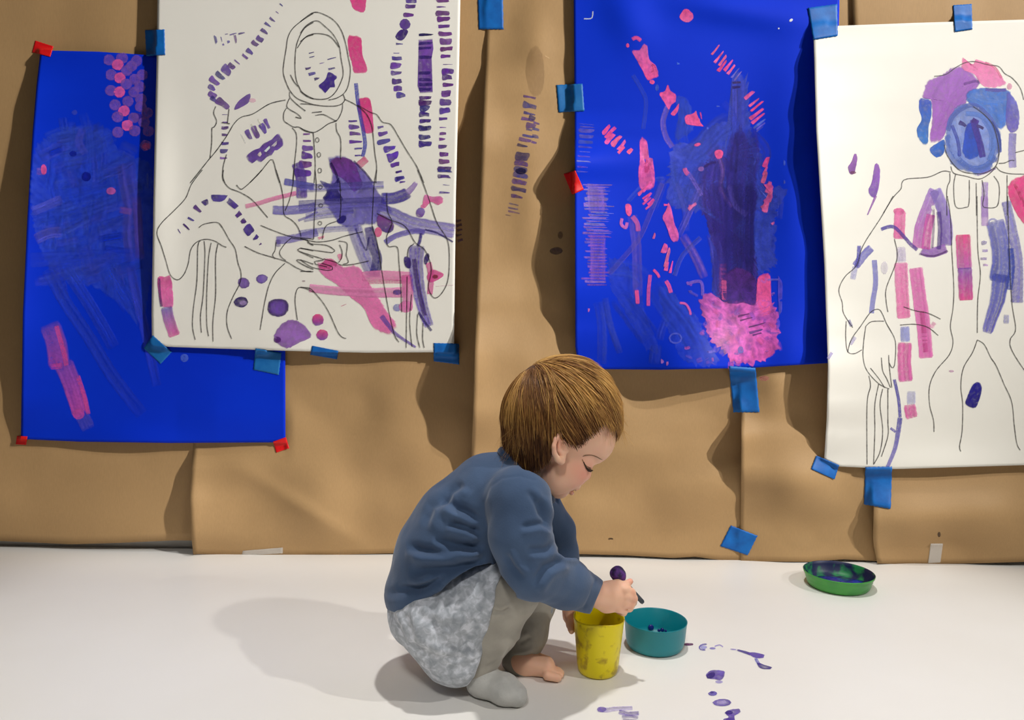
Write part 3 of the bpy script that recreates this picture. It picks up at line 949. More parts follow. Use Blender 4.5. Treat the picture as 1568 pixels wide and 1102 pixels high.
i2.stroke([(200,540),(180,570)], 14, (160, 150, 206), 0.6)
i2.stroke([(350,703),(366,780),(372,850)], 12, (84, 76, 172), 0.9, lanes=2)
i2.stroke([(372,850),(362,920),(350,975),(323,1040)], 20, (74, 66, 166), 0.9, (128, 120, 196), lanes=3, w2=14)
i2.stroke([(335,890),(355,905)], 10, (100, 90, 180), 0.8, lanes=1)
i2.blob([(655,718),(675,714),(686,735),(680,770),(662,812),(640,810),(622,795),(635,755)], (24, 18, 138), 0.95, (30, 16, 120), var=0.1)
i2.oval(568, 672, 10, 5, (190, 150, 180), 0.6)
i2.stroke([(95,625),(110,600)], 12, (150, 140, 200), 0.7, lanes=1)
L2 = [
 (1230, 0, 3.34, [
  [(670,390),(730,380),(780,345),(830,320),(880,315),(940,330),(1000,340),(1030,375),(1070,400),(1110,450),(1128,510)],
  [(870,545),(930,590),(975,650),(1000,760),(990,840),(940,880),(880,888),(800,870),(740,800),(722,740)],
  [(755,850),(770,885),(830,900),(900,915),(950,890),(985,855)], [(985,850),(1010,875),(1060,888),(1140,890)],
  [(780,890),(770,950),(780,1055),(830,1060),(848,1040),(850,920)], [(915,920),(925,990),(918,1050),(940,1062),(990,1055),(1003,1000),(1000,940),(975,900)],
  [(755,880),(715,875),(640,905),(530,915),(505,935),(500,965),(460,1010),(410,1090)], [(750,885),(750,925),(735,970),(735,1102)],
  [(885,935),(887,1102)], [(1043,895),(1043,1102)], [(1000,835),(1030,833),(1060,820),(1080,820)], [(1085,780),(1145,765)]]),
 (1230, 300, 2.506, [
  [(345,0),(300,80),(230,190),(205,265),(160,310),(137,360),(150,410),(155,450),(190,505)],
  [(165,480),(163,540),(170,595),(195,605),(225,590)], [(170,600),(185,550),(220,500),(260,445),(290,435),(305,455),(320,490),(350,545),(355,590),(350,650),(340,658),(330,640)],
  [(240,500),(262,482),(310,480)], [(240,500),(232,560),(230,620),(245,670),(290,720),(330,740)],
  [(258,660),(290,700),(312,735)], [(300,620),(305,670),(320,700),(335,735)], [(328,610),(330,650),(340,735)],
  [(252,690),(258,730),(245,800),(245,1030)], [(290,720),(275,800),(275,900),(270,1030)], [(305,740),(295,800),(305,900),(295,980),(270,1030)], [(325,740),(325,860),(325,920),(300,1000)],
  [(350,165),(360,240),(320,350),(318,400),(325,445)],
  [(553,0),(565,80),(570,200),(578,350),(575,430),(565,500),(575,560),(560,610),(510,670),(485,730),(485,800),(500,860),(502,905)],
  [(385,425),(430,440),(480,450),(527,472)], [(372,495),(430,492),(480,505),(518,535)],
  [(667,0),(670,200),(680,300),(670,400),(668,525)], [(668,552),(650,600),(615,660),(605,730),(612,800),(610,900),(600,960),(605,980)],
  [(668,552),(695,570),(720,620),(740,650),(770,720),(800,790),(810,880),(820,950),(833,975)],
  [(785,0),(790,200),(800,400),(815,510),(795,550),(800,590),(847,665),(880,690)]]),
]
all_lines(i2, L2, 1.5, (60, 57, 56), 0.8)

# ------------------------------------------------------------------ paint on the smaller blue sheet
ib = Ink(B1.pt, gain=1.4)
ib.frame(0, 40, 3.062)
ib.fade = 0.3
ib.frame(0, 0, 1)
ib.blob([(60,222),(90,205),(125,195),(165,200),(182,232),(228,255),(232,330),(230,430),(212,490),(190,470),(150,440),(100,425),(72,400),(55,350),(48,300),(52,250)], (48, 76, 194), 0.45, rag=0.025, rings=14, var=0.35)
ib.frame(0, 40, 3.062)
WB = (36, 72, 196)
rr = random.Random(21)
for k in range(120):
    y = 500 + rr.random() * 700
    span = interp_l([(480, 120), (560, 300), (700, 480), (1100, 520)], y)
    xc = interp_l([(480, 350), (700, 420), (1200, 420)], y) + (rr.random() - 0.5) * span * 0.8
    ln = 60 + rr.random() * 150
    an = rr.choice([-0.35, -0.3, -0.2, 1.35, 1.5, 1.7, -0.5])
    dx, dy = ln * math.cos(an) / 2, ln * math.sin(an) / 2
    x0, x1 = max(150, xc - dx), min(690, xc + dx)
    c = rr.choice([(34, 66, 196), (44, 72, 192), (52, 76, 188), (58, 70, 186), (30, 62, 200)])
    ib.stroke([(x0, y - dy), ((x0 + x1) / 2 + rr.random() * 10, y), (x1, y + dy)], 30 + rr.random() * 42, c, 0.28 + 0.25 * rr.random(), var=0.35)
for p, w, c, a in [([(215,530),(290,500),(370,500)], 60, (44, 74, 190), 0.5), ([(390,480),(370,540),(400,600)], 36, (70, 74, 186), 0.5),
                   ([(170,680),(215,680)], 34, (120, 84, 176), 0.6), ([(150,870),(200,850),(290,810)], 44, (80, 84, 190), 0.55),
                   ([(165,1000),(230,970),(290,965)], 50, (84, 84, 188), 0.6), ([(230,600),(290,575)], 28, (0, 40, 180), 0.7),
                   ([(590,640),(600,740),(620,850),(620,1000),(640,1100)], 90, (84, 76, 176), 0.45), ([(640,800),(650,950),(655,1090)], 40, (96, 70, 170), 0.45),
                   ([(560,860),(620,870)], 30, (130, 80, 170), 0.5), ([(460,1000),(580,980)], 34, (0, 42, 190), 0.75), ([(560,560),(640,600)], 70, (50, 72, 190), 0.45),
                   ([(490,1040),(610,1055)], 26, (0, 42, 190), 0.6), ([(690,690),(690,760)], 14, (70, 90, 196), 0.5)]:
    ib.stroke(p, w, c, a, var=0.25)
ib.oval(205, 672, 14, 26, (206, 76, 140), 0.8)
ib.oval(520, 772, 24, 18, (180, 84, 160), 0.7)
ib.oval(405, 705, 24, 24, (6, 20, 130), 0.9)
ib.oval(343, 598, 18, 14, (8, 26, 140), 0.8)
ib.oval(640, 425, 26, 20, (60, 30, 120), 0.6)
for x, y, pk in [(512,158,0),(572,150,0),(640,162,0),(552,180,1),(617,187,0),(522,228,0),(562,242,1),(595,207,0),(667,228,0),(632,250,0),(520,302,0),(560,308,1),(592,272,0),
                 (655,285,0),(628,308,0),(540,370,0),(600,352,0),(660,342,0),(582,397,1),(550,425,0),(627,430,0),(690,408,0),(660,377,0),(597,465,1),(552,497,0),(676,450,0),(695,492,0),
                 (632,490,0),(683,560,0)]:
    ib.oval(x, y, 28, 27, (226, 92, 166) if pk else (128, 88, 184), 0.85 if pk else 0.6, rim=0.9, hollow=0.8)
ib.oval(684, 562, 20, 18, (214, 90, 140), 0.5)
ib.oval(350, 405, 14, 12, (70, 84, 196), 0.4)
ib.frame(0, 380, 2.204)
for p, w, c, a in [([(160,70),(220,180),(300,300),(380,430),(480,560)], 44, (40, 66, 190), 0.7), ([(215,60),(290,170),(350,270),(385,335)], 44, (40, 66, 192), 0.65),
                   ([(350,60),(400,140),(440,205)], 56, (34, 66, 196), 0.6), ([(440,60),(460,160),(490,280),(530,465)], 34, (60, 66, 184), 0.65),
                   ([(100,40),(300,30),(480,20)], 50, (44, 68, 190), 0.5)]:
    ib.stroke(p, w, c, a, (30, 58, 196), var=0.25)
ib.stroke([(165,255),(190,320),(200,400)], 70, (104, 72, 176), 0.75, (176, 76, 160))
ib.stroke([(212,385),(240,450),(275,560)], 66, (124, 70, 170), 0.8, (196, 76, 160), w2=60)
ib.stroke([(275,560),(300,610)], 48, (70, 70, 180), 0.6)
ib.stroke([(190,262),(215,350),(225,400)], 16, (214, 76, 150), 0.6)
ib.stroke([(262,430),(285,500),(298,560)], 16, (214, 76, 150), 0.6)
ib.stroke([(170,400),(212,395)], 20, (214, 76, 160), 0.5)
ib.oval(265, 560, 20, 18, (206, 80, 170), 0.6)
ib.oval(623, 370, 14, 14, (80, 110, 210), 0.6)

# ------------------------------------------------------------------ paint and painted-in glints on the large blue sheet
ic = Ink(B2.pt, gain=1.35)
ic.frame(860, 0, 3.443)
ic.fade = 0.34
ic.frame(860, 0, 3.647)
ic.blob([(955,420),(1030,440),(1040,560),(1060,740),(1110,860),(1120,1000),(1150,1101),(1150,1160),(640,1160),(610,900),(650,800),(740,800),(820,720),(900,680),(955,650)], (60, 76, 184), 0.62, rag=0.06, rings=16, var=0.3)
ic.blob([(640,540),(690,545),(730,620),(740,700),(700,760),(640,780),(650,660)], (46, 74, 190), 0.5, rag=0.08, var=0.3)
ic.blob([(970,740),(1000,700),(1040,800),(1080,900),(1080,1101),(1080,1180),(790,1180),(800,920),(900,870),(940,900)], (44, 36, 138), 0.7, rag=0.06, rings=14, var=0.35)
ic.frame(860, 290, 3.647)
ic.blob([(640,-10),(1200,-10),(1230,60),(1200,130),(1190,300),(1190,430),(1100,480),(980,640),(860,600),(830,300),(790,100)], (58, 74, 182), 0.6, rag=0.06, rings=16, var=0.3)
ic.blob([(800,0),(1090,0),(1075,100),(1050,250),(1090,400),(1085,600),(1050,640),(930,640),(870,600),(880,400),(830,250)], (42, 30, 126), 0.78, (56, 26, 112), rag=0.05, rings=16, var=0.35)
ic.blob([(260,420),(330,400),(430,520),(470,700),(540,880),(480,900),(400,760),(330,640),(280,560)], (40, 66, 190), 0.4, rag=0.06, rings=8, var=0.3)
ic.blob([(540,560),(620,580),(760,720),(830,860),(860,960),(700,960),(600,800)], (42, 68, 188), 0.45, rag=0.08, rings=10, var=0.3)
ic.frame(860, 0, 3.443)
WS = (54, 70, 182)
PP = (224, 78, 140)
for p, w, c, a in [
    ([(375,395),(420,470),(445,540),(430,680)], 22, (60, 84, 196), 0.6),
    ([(930,420),(930,560),(930,700)], 76, (66, 70, 180), 0.7), ([(850,540),(900,600),(920,700)], 40, (40, 60, 186), 0.4),
    ([(900,640),(820,690),(760,760),(650,850)], 130, (52, 72, 186), 0.55), ([(780,700),(700,850),(640,1000),(620,1102)], 90, (56, 74, 186), 0.5),
    ([(560,560),(535,640),(550,720),(585,775)], 30, (112, 92, 188), 0.75), ([(630,520),(650,600),(630,700),(640,760)], 66, (44, 72, 190), 0.55),
    ([(590,850),(600,950),(640,1102)], 40, (60, 82, 192), 0.6), ([(980,700),(1060,800),(1030,900),(1060,1000),(1120,1090)], 90, (62, 72, 184), 0.55),
    ([(860,780),(800,880),(790,1000),(800,1130)], 140, (70, 56, 156), 0.75), ([(760,870),(720,930),(700,1000)], 70, (60, 66, 176), 0.6),
    ([(950,690),(970,800),(950,950),(950,1130)], 150, (50, 40, 140), 0.82), ([(930,700),(900,800),(900,1000),(930,1130)], 60, (38, 26, 116), 0.75),
    ([(820,800),(850,900),(840,1000),(900,1090)], 24, (120, 86, 180), 0.7), ([(540,930),(520,1000),(480,1102)], 50, (62, 72, 180), 0.6),
    ([(660,900),(700,960),(740,1030)], 24, (110, 90, 190), 0.6), ([(350,1060),(450,960),(540,940)], 26, (56, 80, 190), 0.5)]:
    ic.stroke(p, w, c, a, var=0.3)
ic.dabs([(925,435,50,14),(922,460,44,14)], 46, 14, (36, 22, 90), 0.85, -4)
ic.stroke([(750,880),(790,858),(815,855)], 14, (44, 22, 100), 0.7)
ic.blob([(620,90),(640,55),(660,46),(690,70),(694,95),(670,118),(640,112)], PP, 0.93, (226, 100, 160))
ic.stroke([(372,208),(395,198),(418,215)], 20, PP, 0.85, lanes=2)
ic.oval(348, 240, 9, 12, PP, 0.85)
ic.blob([(370,268),(410,262),(435,232),(452,240),(462,310),(500,350),(510,400),(480,415),(455,425),(425,370),(395,315)], (196, 92, 160), 0.9, PP, var=0.2)
ic.oval(482, 362, 14, 26, (180, 40, 110), 0.6)
ic.oval(477, 432, 14, 12, PP, 0.9)
ic.oval(503, 462, 10, 18, (60, 90, 200), 0.7)
ic.blob([(515,490),(545,480),(560,445),(575,480),(600,495),(602,535),(580,550),(565,580),(545,545),(525,515)], PP, 0.9, (214, 84, 150), var=0.2)
ic.blob([(575,600),(600,570),(618,545),(615,580),(595,610)], PP, 0.85)
ic.blob([(652,610),(690,600),(705,590),(722,620),(735,650),(748,665),(700,662),(655,650)], PP, 0.9)
ic.dabs([(710,600,30,10),(735,610,40,9),(725,640,30,10)], 30, 9, PP, 0.8, 80)
ic.dabs([(240,680,74,26),(258,700,80,26),(255,730,66,26),(290,740,64,28),(320,765,66,26),(315,790,50,18),(360,795,30,28)], 66, 26, PP, 0.9, -48)
ic.blob([(412,740),(425,725),(450,745),(462,830),(480,835),(492,950),(480,990),(440,1000),(410,985),(405,900),(412,850)], (212, 80, 146), 0.88, (206, 84, 156), var=0.3)
ic.oval(450, 880, 16, 40, (176, 44, 120), 0.5)
ic.dabs([(430,1000,70,10),(450,1030,60,10),(450,1060,50,10),(465,1085,60,12)], 60, 10, PP, 0.75, -38)
ic.dabs([(812,262,66,14),(830,300,76,14),(850,318,76,16),(850,345,84,16),(880,345,80,16),(895,365,70,14)], 74, 14, PP, 0.9, -52)
ic.dabs([(915,385,70,12),(930,400,60,10)], 60, 10, (120, 100, 190), 0.7, -52)
ic.dabs([(990,500,66,18),(1015,540,76,18),(1030,560,76,16),(1030,600,84,18),(1035,625,84,16)], 76, 17, PP, 0.9, -38)
ic.dabs([(1045,650,80,12),(1050,665,70,10),(1045,680,50,8)], 70, 10, (90, 96, 196), 0.7, -38)
ic.blob([(805,800),(830,788),(852,800),(845,830),(820,838)], PP, 0.9)
ic.oval(716, 762, 18, 9, PP, 0.8, rot=-0.3)
ic.stroke([(648,885),(655,905),(668,920)], 24, (206, 90, 160), 0.85)
ic.oval(735, 890, 16, 14, (150, 100, 180), 0.6)
ic.dabs([(1078,852,60,24),(1075,900,50,24),(1070,935,60,24),(1095,985,60,26),(1100,1030,70,30),(1080,1080,70,40)], 60, 24, (216, 86, 150), 0.85, -70)
ic.dabs([(130,655,76,6),(135,670,76,8),(132,690,76,18),(130,720,78,22),(130,750,78,20),(125,775,80,10),(120,800,60,6),(120,825,70,8),(115,850,70,7),(112,880,60,8),(110,905,60,7)], 76, 12, (84, 76, 176), 0.55, 4)
ic.dabs([(160,975,90,7),(190,985,120,6),(175,1000,120,8),(180,1020,120,14),(180,1050,125,20),(180,1080,125,22)], 120, 14, (120, 84, 176), 0.7, 2)
ic.dabs([(555,1080,30,16),(690,1085,44,18),(350,1090,26,30)], 30, 20, PP, 0.85, 0)
ic.dabs([(825,560,16,8),(1175,860,10,24),(1176,960,10,20),(615,335,14,16),(770,675,12,12)], 12, 10, (80, 100, 200), 0.6)
for (x, y, w, h) in [(1210, 106, 22, 14), (1145, 150, 10, 8)]:  # pale flecks paint in glints from the sheet's wrinkles
    ic.oval(x, y, w / 2, h / 2, (225, 225, 230), 0.9, rot=-0.6)
ic.stroke([(165,60),(158,95),(118,99)], 6, (206, 214, 240), 0.85, lanes=1)  # pale stroke, another painted wrinkle glint
ic.frame(860, 280, 3.24)
ic.dabs([(175 + rr.randint(-14, 14), y, 100 + rr.randint(-20, 30), 10) for y in range(10, 520, 15)], 100, 10, (112, 82, 178), 0.65, 1)
ic.stroke([(170,20),(180,150)], 90, (116, 80, 176), 0.6, var=0.3)
ic.stroke([(178,250),(180,380),(180,500)], 76, (130, 82, 176), 0.55, var=0.3)
ic.dabs([(190 + rr.randint(-30, 40), y, 90, 6) for y in range(150, 260, 10)], 90, 6, (90, 90, 190), 0.6, 2)
for p, w, c, a in [
    ([(500,0),(440,150),(380,280),(280,400),(235,450)], 26, (98, 84, 186), 0.7), ([(350,160),(370,300),(375,450),(378,560)], 50, (96, 80, 180), 0.7),
    ([(570,0),(610,130),(620,240)], 30, (74, 80, 186), 0.55), ([(690,10),(640,130),(600,220),(580,260)], 34, (92, 84, 184), 0.6),
    ([(600,260),(660,360),(710,470)], 44, (110, 82, 176), 0.7), ([(690,270),(600,360),(560,460)], 24, (76, 84, 190), 0.6),
    ([(180,590),(200,700),(200,900)], 50, (50, 74, 188), 0.55), ([(215,570),(240,700),(290,845)], 36, (54, 76, 188), 0.6), ([(280,560),(350,650),(440,770)], 110, (40, 66, 186), 0.45),
    ([(460,500),(520,600),(600,700),(680,830)], 120, (36, 66, 188), 0.5), ([(530,650),(500,720),(485,780)], 40, (60, 80, 190), 0.5), ([(470,800),(460,900)], 60, (54, 76, 186), 0.45),
    ([(240,420),(350,430),(420,480)], 90, (44, 70, 188), 0.4), ([(745,250),(770,350),(780,470),(790,540)], 60, (76, 70, 178), 0.6),
    ([(1010,150),(1000,250),(1000,340),(1040,420)], 90, (60, 80, 190), 0.55), ([(1090,80),(1080,180)], 30, (70, 84, 190), 0.5),
    ([(760,0),(790,150),(800,300),(790,560)], 90, (44, 32, 128), 0.75), ([(880,0),(880,200),(880,400),(880,600)], 150, (34, 26, 120), 0.88), ([(950,20),(930,200),(930,420)], 60, (40, 32, 128), 0.8),
    ([(830,10),(860,110),(920,160)], 26, (84, 72, 176), 0.6), ([(800,400),(800,560)], 40, (160, 70, 150), 0.7)]:
    ic.stroke(p, w, c, a, var=0.3)
ic.blob([(755,560),(800,585),(850,590),(900,580),(965,590),(1040,585),(1065,680),(1078,790),(1030,860),(970,885),(850,885),(800,830),(745,780),(710,680),(695,570)], (190, 84, 168), 0.85, (200, 82, 160), var=0.35, rag=0.07, rings=12)
ic.blob([(965,560),(975,470),(1010,450),(1035,460),(1040,560),(1040,640),(1000,660),(970,620)], PP, 0.93, (216, 84, 150), var=0.2)
for k in range(46):
    x, y = 690 + rr.random() * 390, 640 + rr.random() * 260
    ic.stroke([(x, y), (x + rr.randint(-30, 30), y + rr.randint(-50, 50))], 10 + rr.random() * 26, rr.choice([(226, 88, 160), (176, 80, 176), (150, 76, 176), (214, 84, 150), (120, 74, 180)]), 0.45, var=0.3)
for k in range(30):
    x, y = 620 + rr.random() * 460, 480 + rr.random() * 420
    if 760 < x < 960 and y < 600:
        continue
    ic.stroke([(x, y), (x + rr.randint(-26, 26), y + rr.randint(-6, 16)), (x + rr.randint(-30, 40), y + rr.randint(-20, 30))], 8 + rr.random() * 8, rr.choice([(150, 96, 190), (110, 90, 196), (196, 84, 166)]), 0.55, var=0.3)
ic.blob([(800,480),(830,440),(880,420),(960,470),(960,600),(900,595),(850,600),(790,575)], (70, 26, 110), 0.85, (60, 28, 120), var=0.3)
ic.stroke([(805,480),(808,580)], 26, (206, 84, 150), 0.75)
ic.dabs([(905,655,60,12),(915,675,60,10),(970,705,90,8),(965,735,70,12),(970,750,50,10)], 60, 10, (70, 30, 110), 0.75, -14)
ic.oval(888, 828, 16, 18, (90, 90, 170), 0.6)
ic.blob([(318,120),(330,103),(345,112),(348,150),(335,166),(320,150)], PP, 0.93)
ic.stroke([(300,175),(296,205),(318,222),(325,195)], 16, (190, 96, 170), 0.8, lanes=2)
ic.stroke([(350,165),(375,200),(380,240)], 24, (190, 86, 160), 0.75)
ic.stroke([(372,530),(378,600)], 20, PP, 0.85, lanes=2)
ic.dabs([(410,30,90,14),(430,70,60,14),(445,95,44,22),(425,20,60,10)], 60, 12, PP, 0.8, -50)
ic.blob([(520,130),(530,98),(545,130),(560,200),(580,250),(575,290),(545,285),(520,215),(500,170)], (214, 84, 148), 0.9, (196, 84, 160), var=0.25)
ic.dabs([(512,325,50,26),(525,370,90,20),(522,410,60,20),(545,415,60,14),(460,262,30,10)], 50, 20, (214, 92, 156), 0.85, -76)
ic.stroke([(440,455),(432,530),(430,610)], 18, (214, 84, 150), 0.8, lanes=2)
ic.stroke([(455,430),(475,450),(485,470)], 14, PP, 0.85, lanes=2)
ic.stroke([(517,485),(532,510),(543,545)], 20, PP, 0.85, lanes=2)
ic.stroke([(585,595),(615,600),(635,630),(640,655)], 12, (216, 90, 160), 0.85, lanes=2)
ic.stroke([(620,500),(690,490),(700,560)], 16, (130, 96, 190), 0.6)
ic.dabs([(650,115,50,18),(1035,20,36,50),(1030,80,60,30),(1005,110,40,14),(1050,200,20,12)], 40, 20, (206, 90, 156), 0.8, -40)
ic.dabs([(1085,530,20,120),(1085,620,18,110),(1075,700,20,70),(1050,480,60,12),(1060,745,60,12)], 20, 60, (96, 92, 196), 0.5)
ic.dabs([(135,632,10,24),(500,885,14,30),(525,895,10,26)], 12, 20, (206, 120, 180), 0.6)
ic.ring(565, 770, 30, 24, 2.5, col=(90, 100, 206), a=0.6)

o = B1.build('poster_sheet', [M_blue, M_paint], 90, 120, ib)
tag(o, 'smaller blue sheet at far left with pink circles and faint violet brush strokes', 'paper')
o = W1.build('poster_sheet', [M_white, M_paint], 100, 120, i1)
tag(o, 'white sheet with line drawing of a seated person in a headscarf, dabbed purple', 'drawing')
o = B2.build('poster_sheet', [M_blue, M_paint], 100, 140, ic)
tag(o, 'large blue sheet above the toddler with pink dabs and a dark violet painted patch', 'paper')
o = W2.build('poster_sheet', [M_white, M_paint], 100, 160, i2)
tag(o, 'white sheet at far right, standing person line drawing with painted head', 'drawing')


# ------------------------------------------------------------------ tape
def tape(name, quad, mat, label, lift=0.0010, sag=None, group=None):
    """quad: four photo-pixel corners (TL, TR, BR, BL); lies on whatever paper is topmost there"""
    n = 14
    pts = []
    for j in range(n + 1):
        for i in range(n + 1):
            u, v = i / n, j / n
            ru = u + (0.009 * math.sin(v * 31 + quad[0][0]) if i in (0, n) else 0)
            rv = v + (0.009 * math.sin(u * 37 + quad[0][1]) if j in (0, n) else 0)
            x = (quad[0][0] * (1 - ru) + quad[1][0] * ru) * (1 - rv) + (quad[3][0] * (1 - ru) + quad[2][0] * ru) * rv
            y = (quad[0][1] * (1 - ru) + quad[1][1] * ru) * (1 - rv) + (quad[3][1] * (1 - ru) + quad[2][1] * ru) * rv
            pts.append((x, y))
    D = np.array([top_depth(x, y) for x, y in pts]).reshape(n + 1, n + 1)
    P = np.pad(D, 1, mode='edge')
    D = np.max([P[i:i + n + 1, j:j + n + 1] for i in range(3) for j in range(3)], axis=0)
    top = D.copy()
    for _ in range(6):
        P = np.pad(D, 1, mode='edge')
        D = (P[1:-1, 1:-1] * 2 + P[:-2, 1:-1] + P[2:, 1:-1] + P[1:-1, :-2] + P[1:-1, 2:]) / 6
        D = np.maximum(D, top)
    verts, faces = [], []
    for side in (0, 1):
        for (x, y), d in zip(pts, D.ravel()):
            verts.append(onY(x, y, YW - d - lift + side * 0.0003))
    w = n + 1
    base = w * w
    for j in range(n):
        for i in range(n):
            a = j * w + i
            faces.append((a, a + w, a + w + 1, a + 1))
            faces.append((base + a, base + a + 1, base + a + w + 1, base + a + w))
    rim = [j * w for j in range(w)] + [n * w + i for i in range(1, w)] + [j * w + n for j in range(n - 1, -1, -1)] + [i for i in range(n - 1, 0, -1)]
    for a, b in zip(rim, rim[1:] + rim[:1]):
        faces.append((b, a, base + a, base + b))
    o = link(name, mesh_from(name, verts, faces), mat)
    return tag(o, label, 'tape', group)


BT = 'blue tape pieces on the papers'
tape('blue_tape', [(222,46),(252,45),(253,84),(224,86)], M_tape, 'blue tape square joining the top of the small blue sheet to the seated drawing', group=BT)
tape('blue_tape', [(234,513),(263,539),(246,557),(220,533)], M_tape_teal, 'blue tape at the bottom left corner of the seated drawing', group=BT)
tape('blue_tape', [(391,533),(431,540),(427,574),(388,566)], M_tape_teal, 'blue tape on the small blue sheet just under the seated drawing', group=BT)
tape('blue_tape', [(478,529),(518,537),(516,550),(475,543)], M_tape, 'small thin blue tape strip at the bottom middle of the seated drawing', group=BT)
tape('blue_tape', [(664,525),(703,526),(703,558),(664,553)], M_tape, 'blue tape at the bottom right corner of the seated drawing', group=BT)
tape('blue_tape', [(731,-12),(770,-12),(771,45),(733,45)], M_tape, 'blue tape at the top edge of the photo, over the seam of the brown papers', group=BT)
tape('blue_tape', [(852,130),(892,128),(895,170),(855,172)], M_tape_teal, 'blue tape on the left edge of the large blue sheet', group=BT)
tape('blue_tape', [(1237,12),(1282,6),(1283,55),(1245,61)], M_tape, 'shiny wrinkled blue tape at the top left corner of the standing drawing', group=BT)
tape('blue_tape', [(1459,8),(1488,6),(1489,45),(1462,49)], M_tape, 'blue tape at the top middle of the standing drawing', group=BT)
tape('blue_tape', [(1116,560),(1157,563),(1163,631),(1123,631)], M_tape, 'blue tape hanging below the bottom edge of the large blue sheet', group=BT)
tape('blue_tape', [(1250,697),(1285,712),(1278,734),(1242,718)], M_tape, 'slanted blue tape at the bottom left corner of the standing drawing', group=BT)
tape('blue_tape', [(1325,715),(1366,714),(1364,779),(1323,772)], M_tape, 'blue tape under the bottom edge of the standing drawing', group=BT)
tape('blue_tape', [(1119,804),(1160,820),(1145,850),(1103,836)], M_tape, 'tilted blue tape low on the brown paper, closest to the floor', group=BT)
RT = 'red tape pieces on the papers'
tape('red_tape', [(54,62),(82,71),(77,87),(49,80)], M_red, 'red tape at the top left corner of the small blue sheet', group=RT)
tape('red_tape', [(26,667),(42,668),(40,681),(24,680)], M_red, 'tiny red tape at the bottom left corner of the small blue sheet', group=RT)
tape('red_tape', [(418,676),(438,669),(443,686),(423,693)], M_red, 'red tape at the bottom right corner of the small blue sheet', group=RT)
tape('red_tape', [(863,266),(881,261),(894,290),(876,298)], M_red, 'red tape on the left edge of the large blue sheet', group=RT)
tape('clear_tape', [(1425,832),(1444,832),(1440,861),(1421,862)], M_clear, 'translucent whitish tape at the foot of the brown paper, right of the green bowl')
tape('clear_tape', [(372,843),(433,838),(433,847),(370,850)], M_clear, 'translucent tape strip at the foot of the brown paper, left of the toddler')
# ------------------------------------------------------------------ paint smears on the floor
def floor_pt(x, y, off):
    return onZ(x, y, 0.0002 + off)


def smear(label, fn, name='paint_smear'):
    k = Ink(floor_pt, base=0.0003, step=0.00002, gain=1.12)
    k.frame(880, 840, 3.267)
    fn(k)
    me = mesh_from(name, k.v, k.f)
    o = link(name, me, M_paint)
    ca = me.color_attributes.new('Col', 'FLOAT_COLOR', 'POINT')
    ca.data.foreach_set('color', np.array(k.c, dtype=np.float32).ravel())
    return tag(o, label, 'paint', 'purple paint smears on the white floor')


V = (92, 70, 165)
VD = (58, 40, 130)
smear('reddish purple paint smear touching the right side of the teal bowl', lambda k: (k.stroke([(525, 480), (555, 479), (575, 478)], 7, (90, 40, 120), 0.8, lanes=2), k.oval(568, 477, 27, 7, (96, 30, 96), 0.92)))


def f2(k):
    k.stroke([(662, 477), (640, 478), (624, 490), (630, 503), (655, 505)], 8, (70, 60, 160), 0.85, lanes=2)
    k.oval(645, 492, 18, 9, (150, 150, 214), 0.7)
    k.oval(690, 497, 16, 6, (120, 112, 190), 0.7)
    k.stroke([(700, 487), (725, 480), (742, 490)], 6, (130, 120, 196), 0.75, lanes=1)


smear('small ring shaped purple paint smear a little right of the teal bowl', f2)


def f3(k):
    k.stroke([(778, 501), (810, 504)], 7, (130, 120, 190), 0.75, lanes=2)
    k.stroke([(812, 505), (850, 516), (880, 526)], 8, (70, 56, 150), 0.9, lanes=2, w2=16)
    k.blob([(865, 520), (900, 517), (950, 530), (945, 545), (905, 545), (880, 533)], V, 0.9)
    k.stroke([(905, 545), (912, 560), (925, 580)], 16, (90, 90, 190), 0.8)
    k.blob([(912, 568), (930, 572), (950, 580), (988, 592), (980, 601), (940, 600), (918, 588)], VD, 0.92, hollow=0.6)


smear('long hooked purple paint smear, farthest right on the floor', f3)


def f4(k):
    k.blob([(655, 632), (680, 608), (720, 606), (752, 615), (735, 655), (700, 652), (670, 648)], V, 0.85, var=0.3)
    k.oval(680, 633, 24, 14, (60, 44, 130), 0.8, rot=-0.4)
    k.oval(722, 665, 20, 8, (150, 140, 205), 0.6)


smear('broad purple paint smear, uppermost of the row nearing the bottom edge', f4)
smear('smallest oval purple paint dab in the row', lambda k: (k.oval(690, 723, 23, 12, (96, 84, 170), 0.85), k.oval(686, 718, 10, 5, (60, 44, 140), 0.6)))
smear('hollow oval purple paint ring in the row', lambda k: (k.oval(737, 768, 47, 18, (108, 90, 178), 0.9, hollow=0.55, rim=0.8), k.oval(735, 767, 28, 8, (176, 160, 214), 0.6)))


def f7(k):
    k.blob([(750, 820), (780, 803), (828, 800), (832, 815), (800, 835), (800, 850), (740, 868), (770, 840)], (92, 66, 160), 0.88, var=0.3)
    k.oval(772, 818, 20, 10, (60, 40, 130), 0.7)
    k.blob([(745, 850), (800, 848), (790, 880), (740, 890)], (84, 62, 150), 0.85)


smear('purple paint smear cut by the bottom edge of the photo', f7)


def f8(k):
    k.stroke([(115, 802), (160, 806), (200, 800), (290, 796)], 26, (120, 96, 186), 0.85, (130, 110, 196), w2=20, var=0.3)
    k.stroke([(220, 815), (270, 825), (322, 822)], 24, (110, 86, 180), 0.8, var=0.3)
    k.stroke([(235, 840), (280, 838), (318, 845)], 16, (130, 110, 196), 0.75, var=0.3)
    k.stroke([(240, 855), (310, 860)], 14, (120, 100, 186), 0.7, var=0.3)
    k.oval(135, 803, 24, 14, (104, 78, 176), 0.6)


smear('wide pale purple finger paint smear in front of the yellow cup', f8)


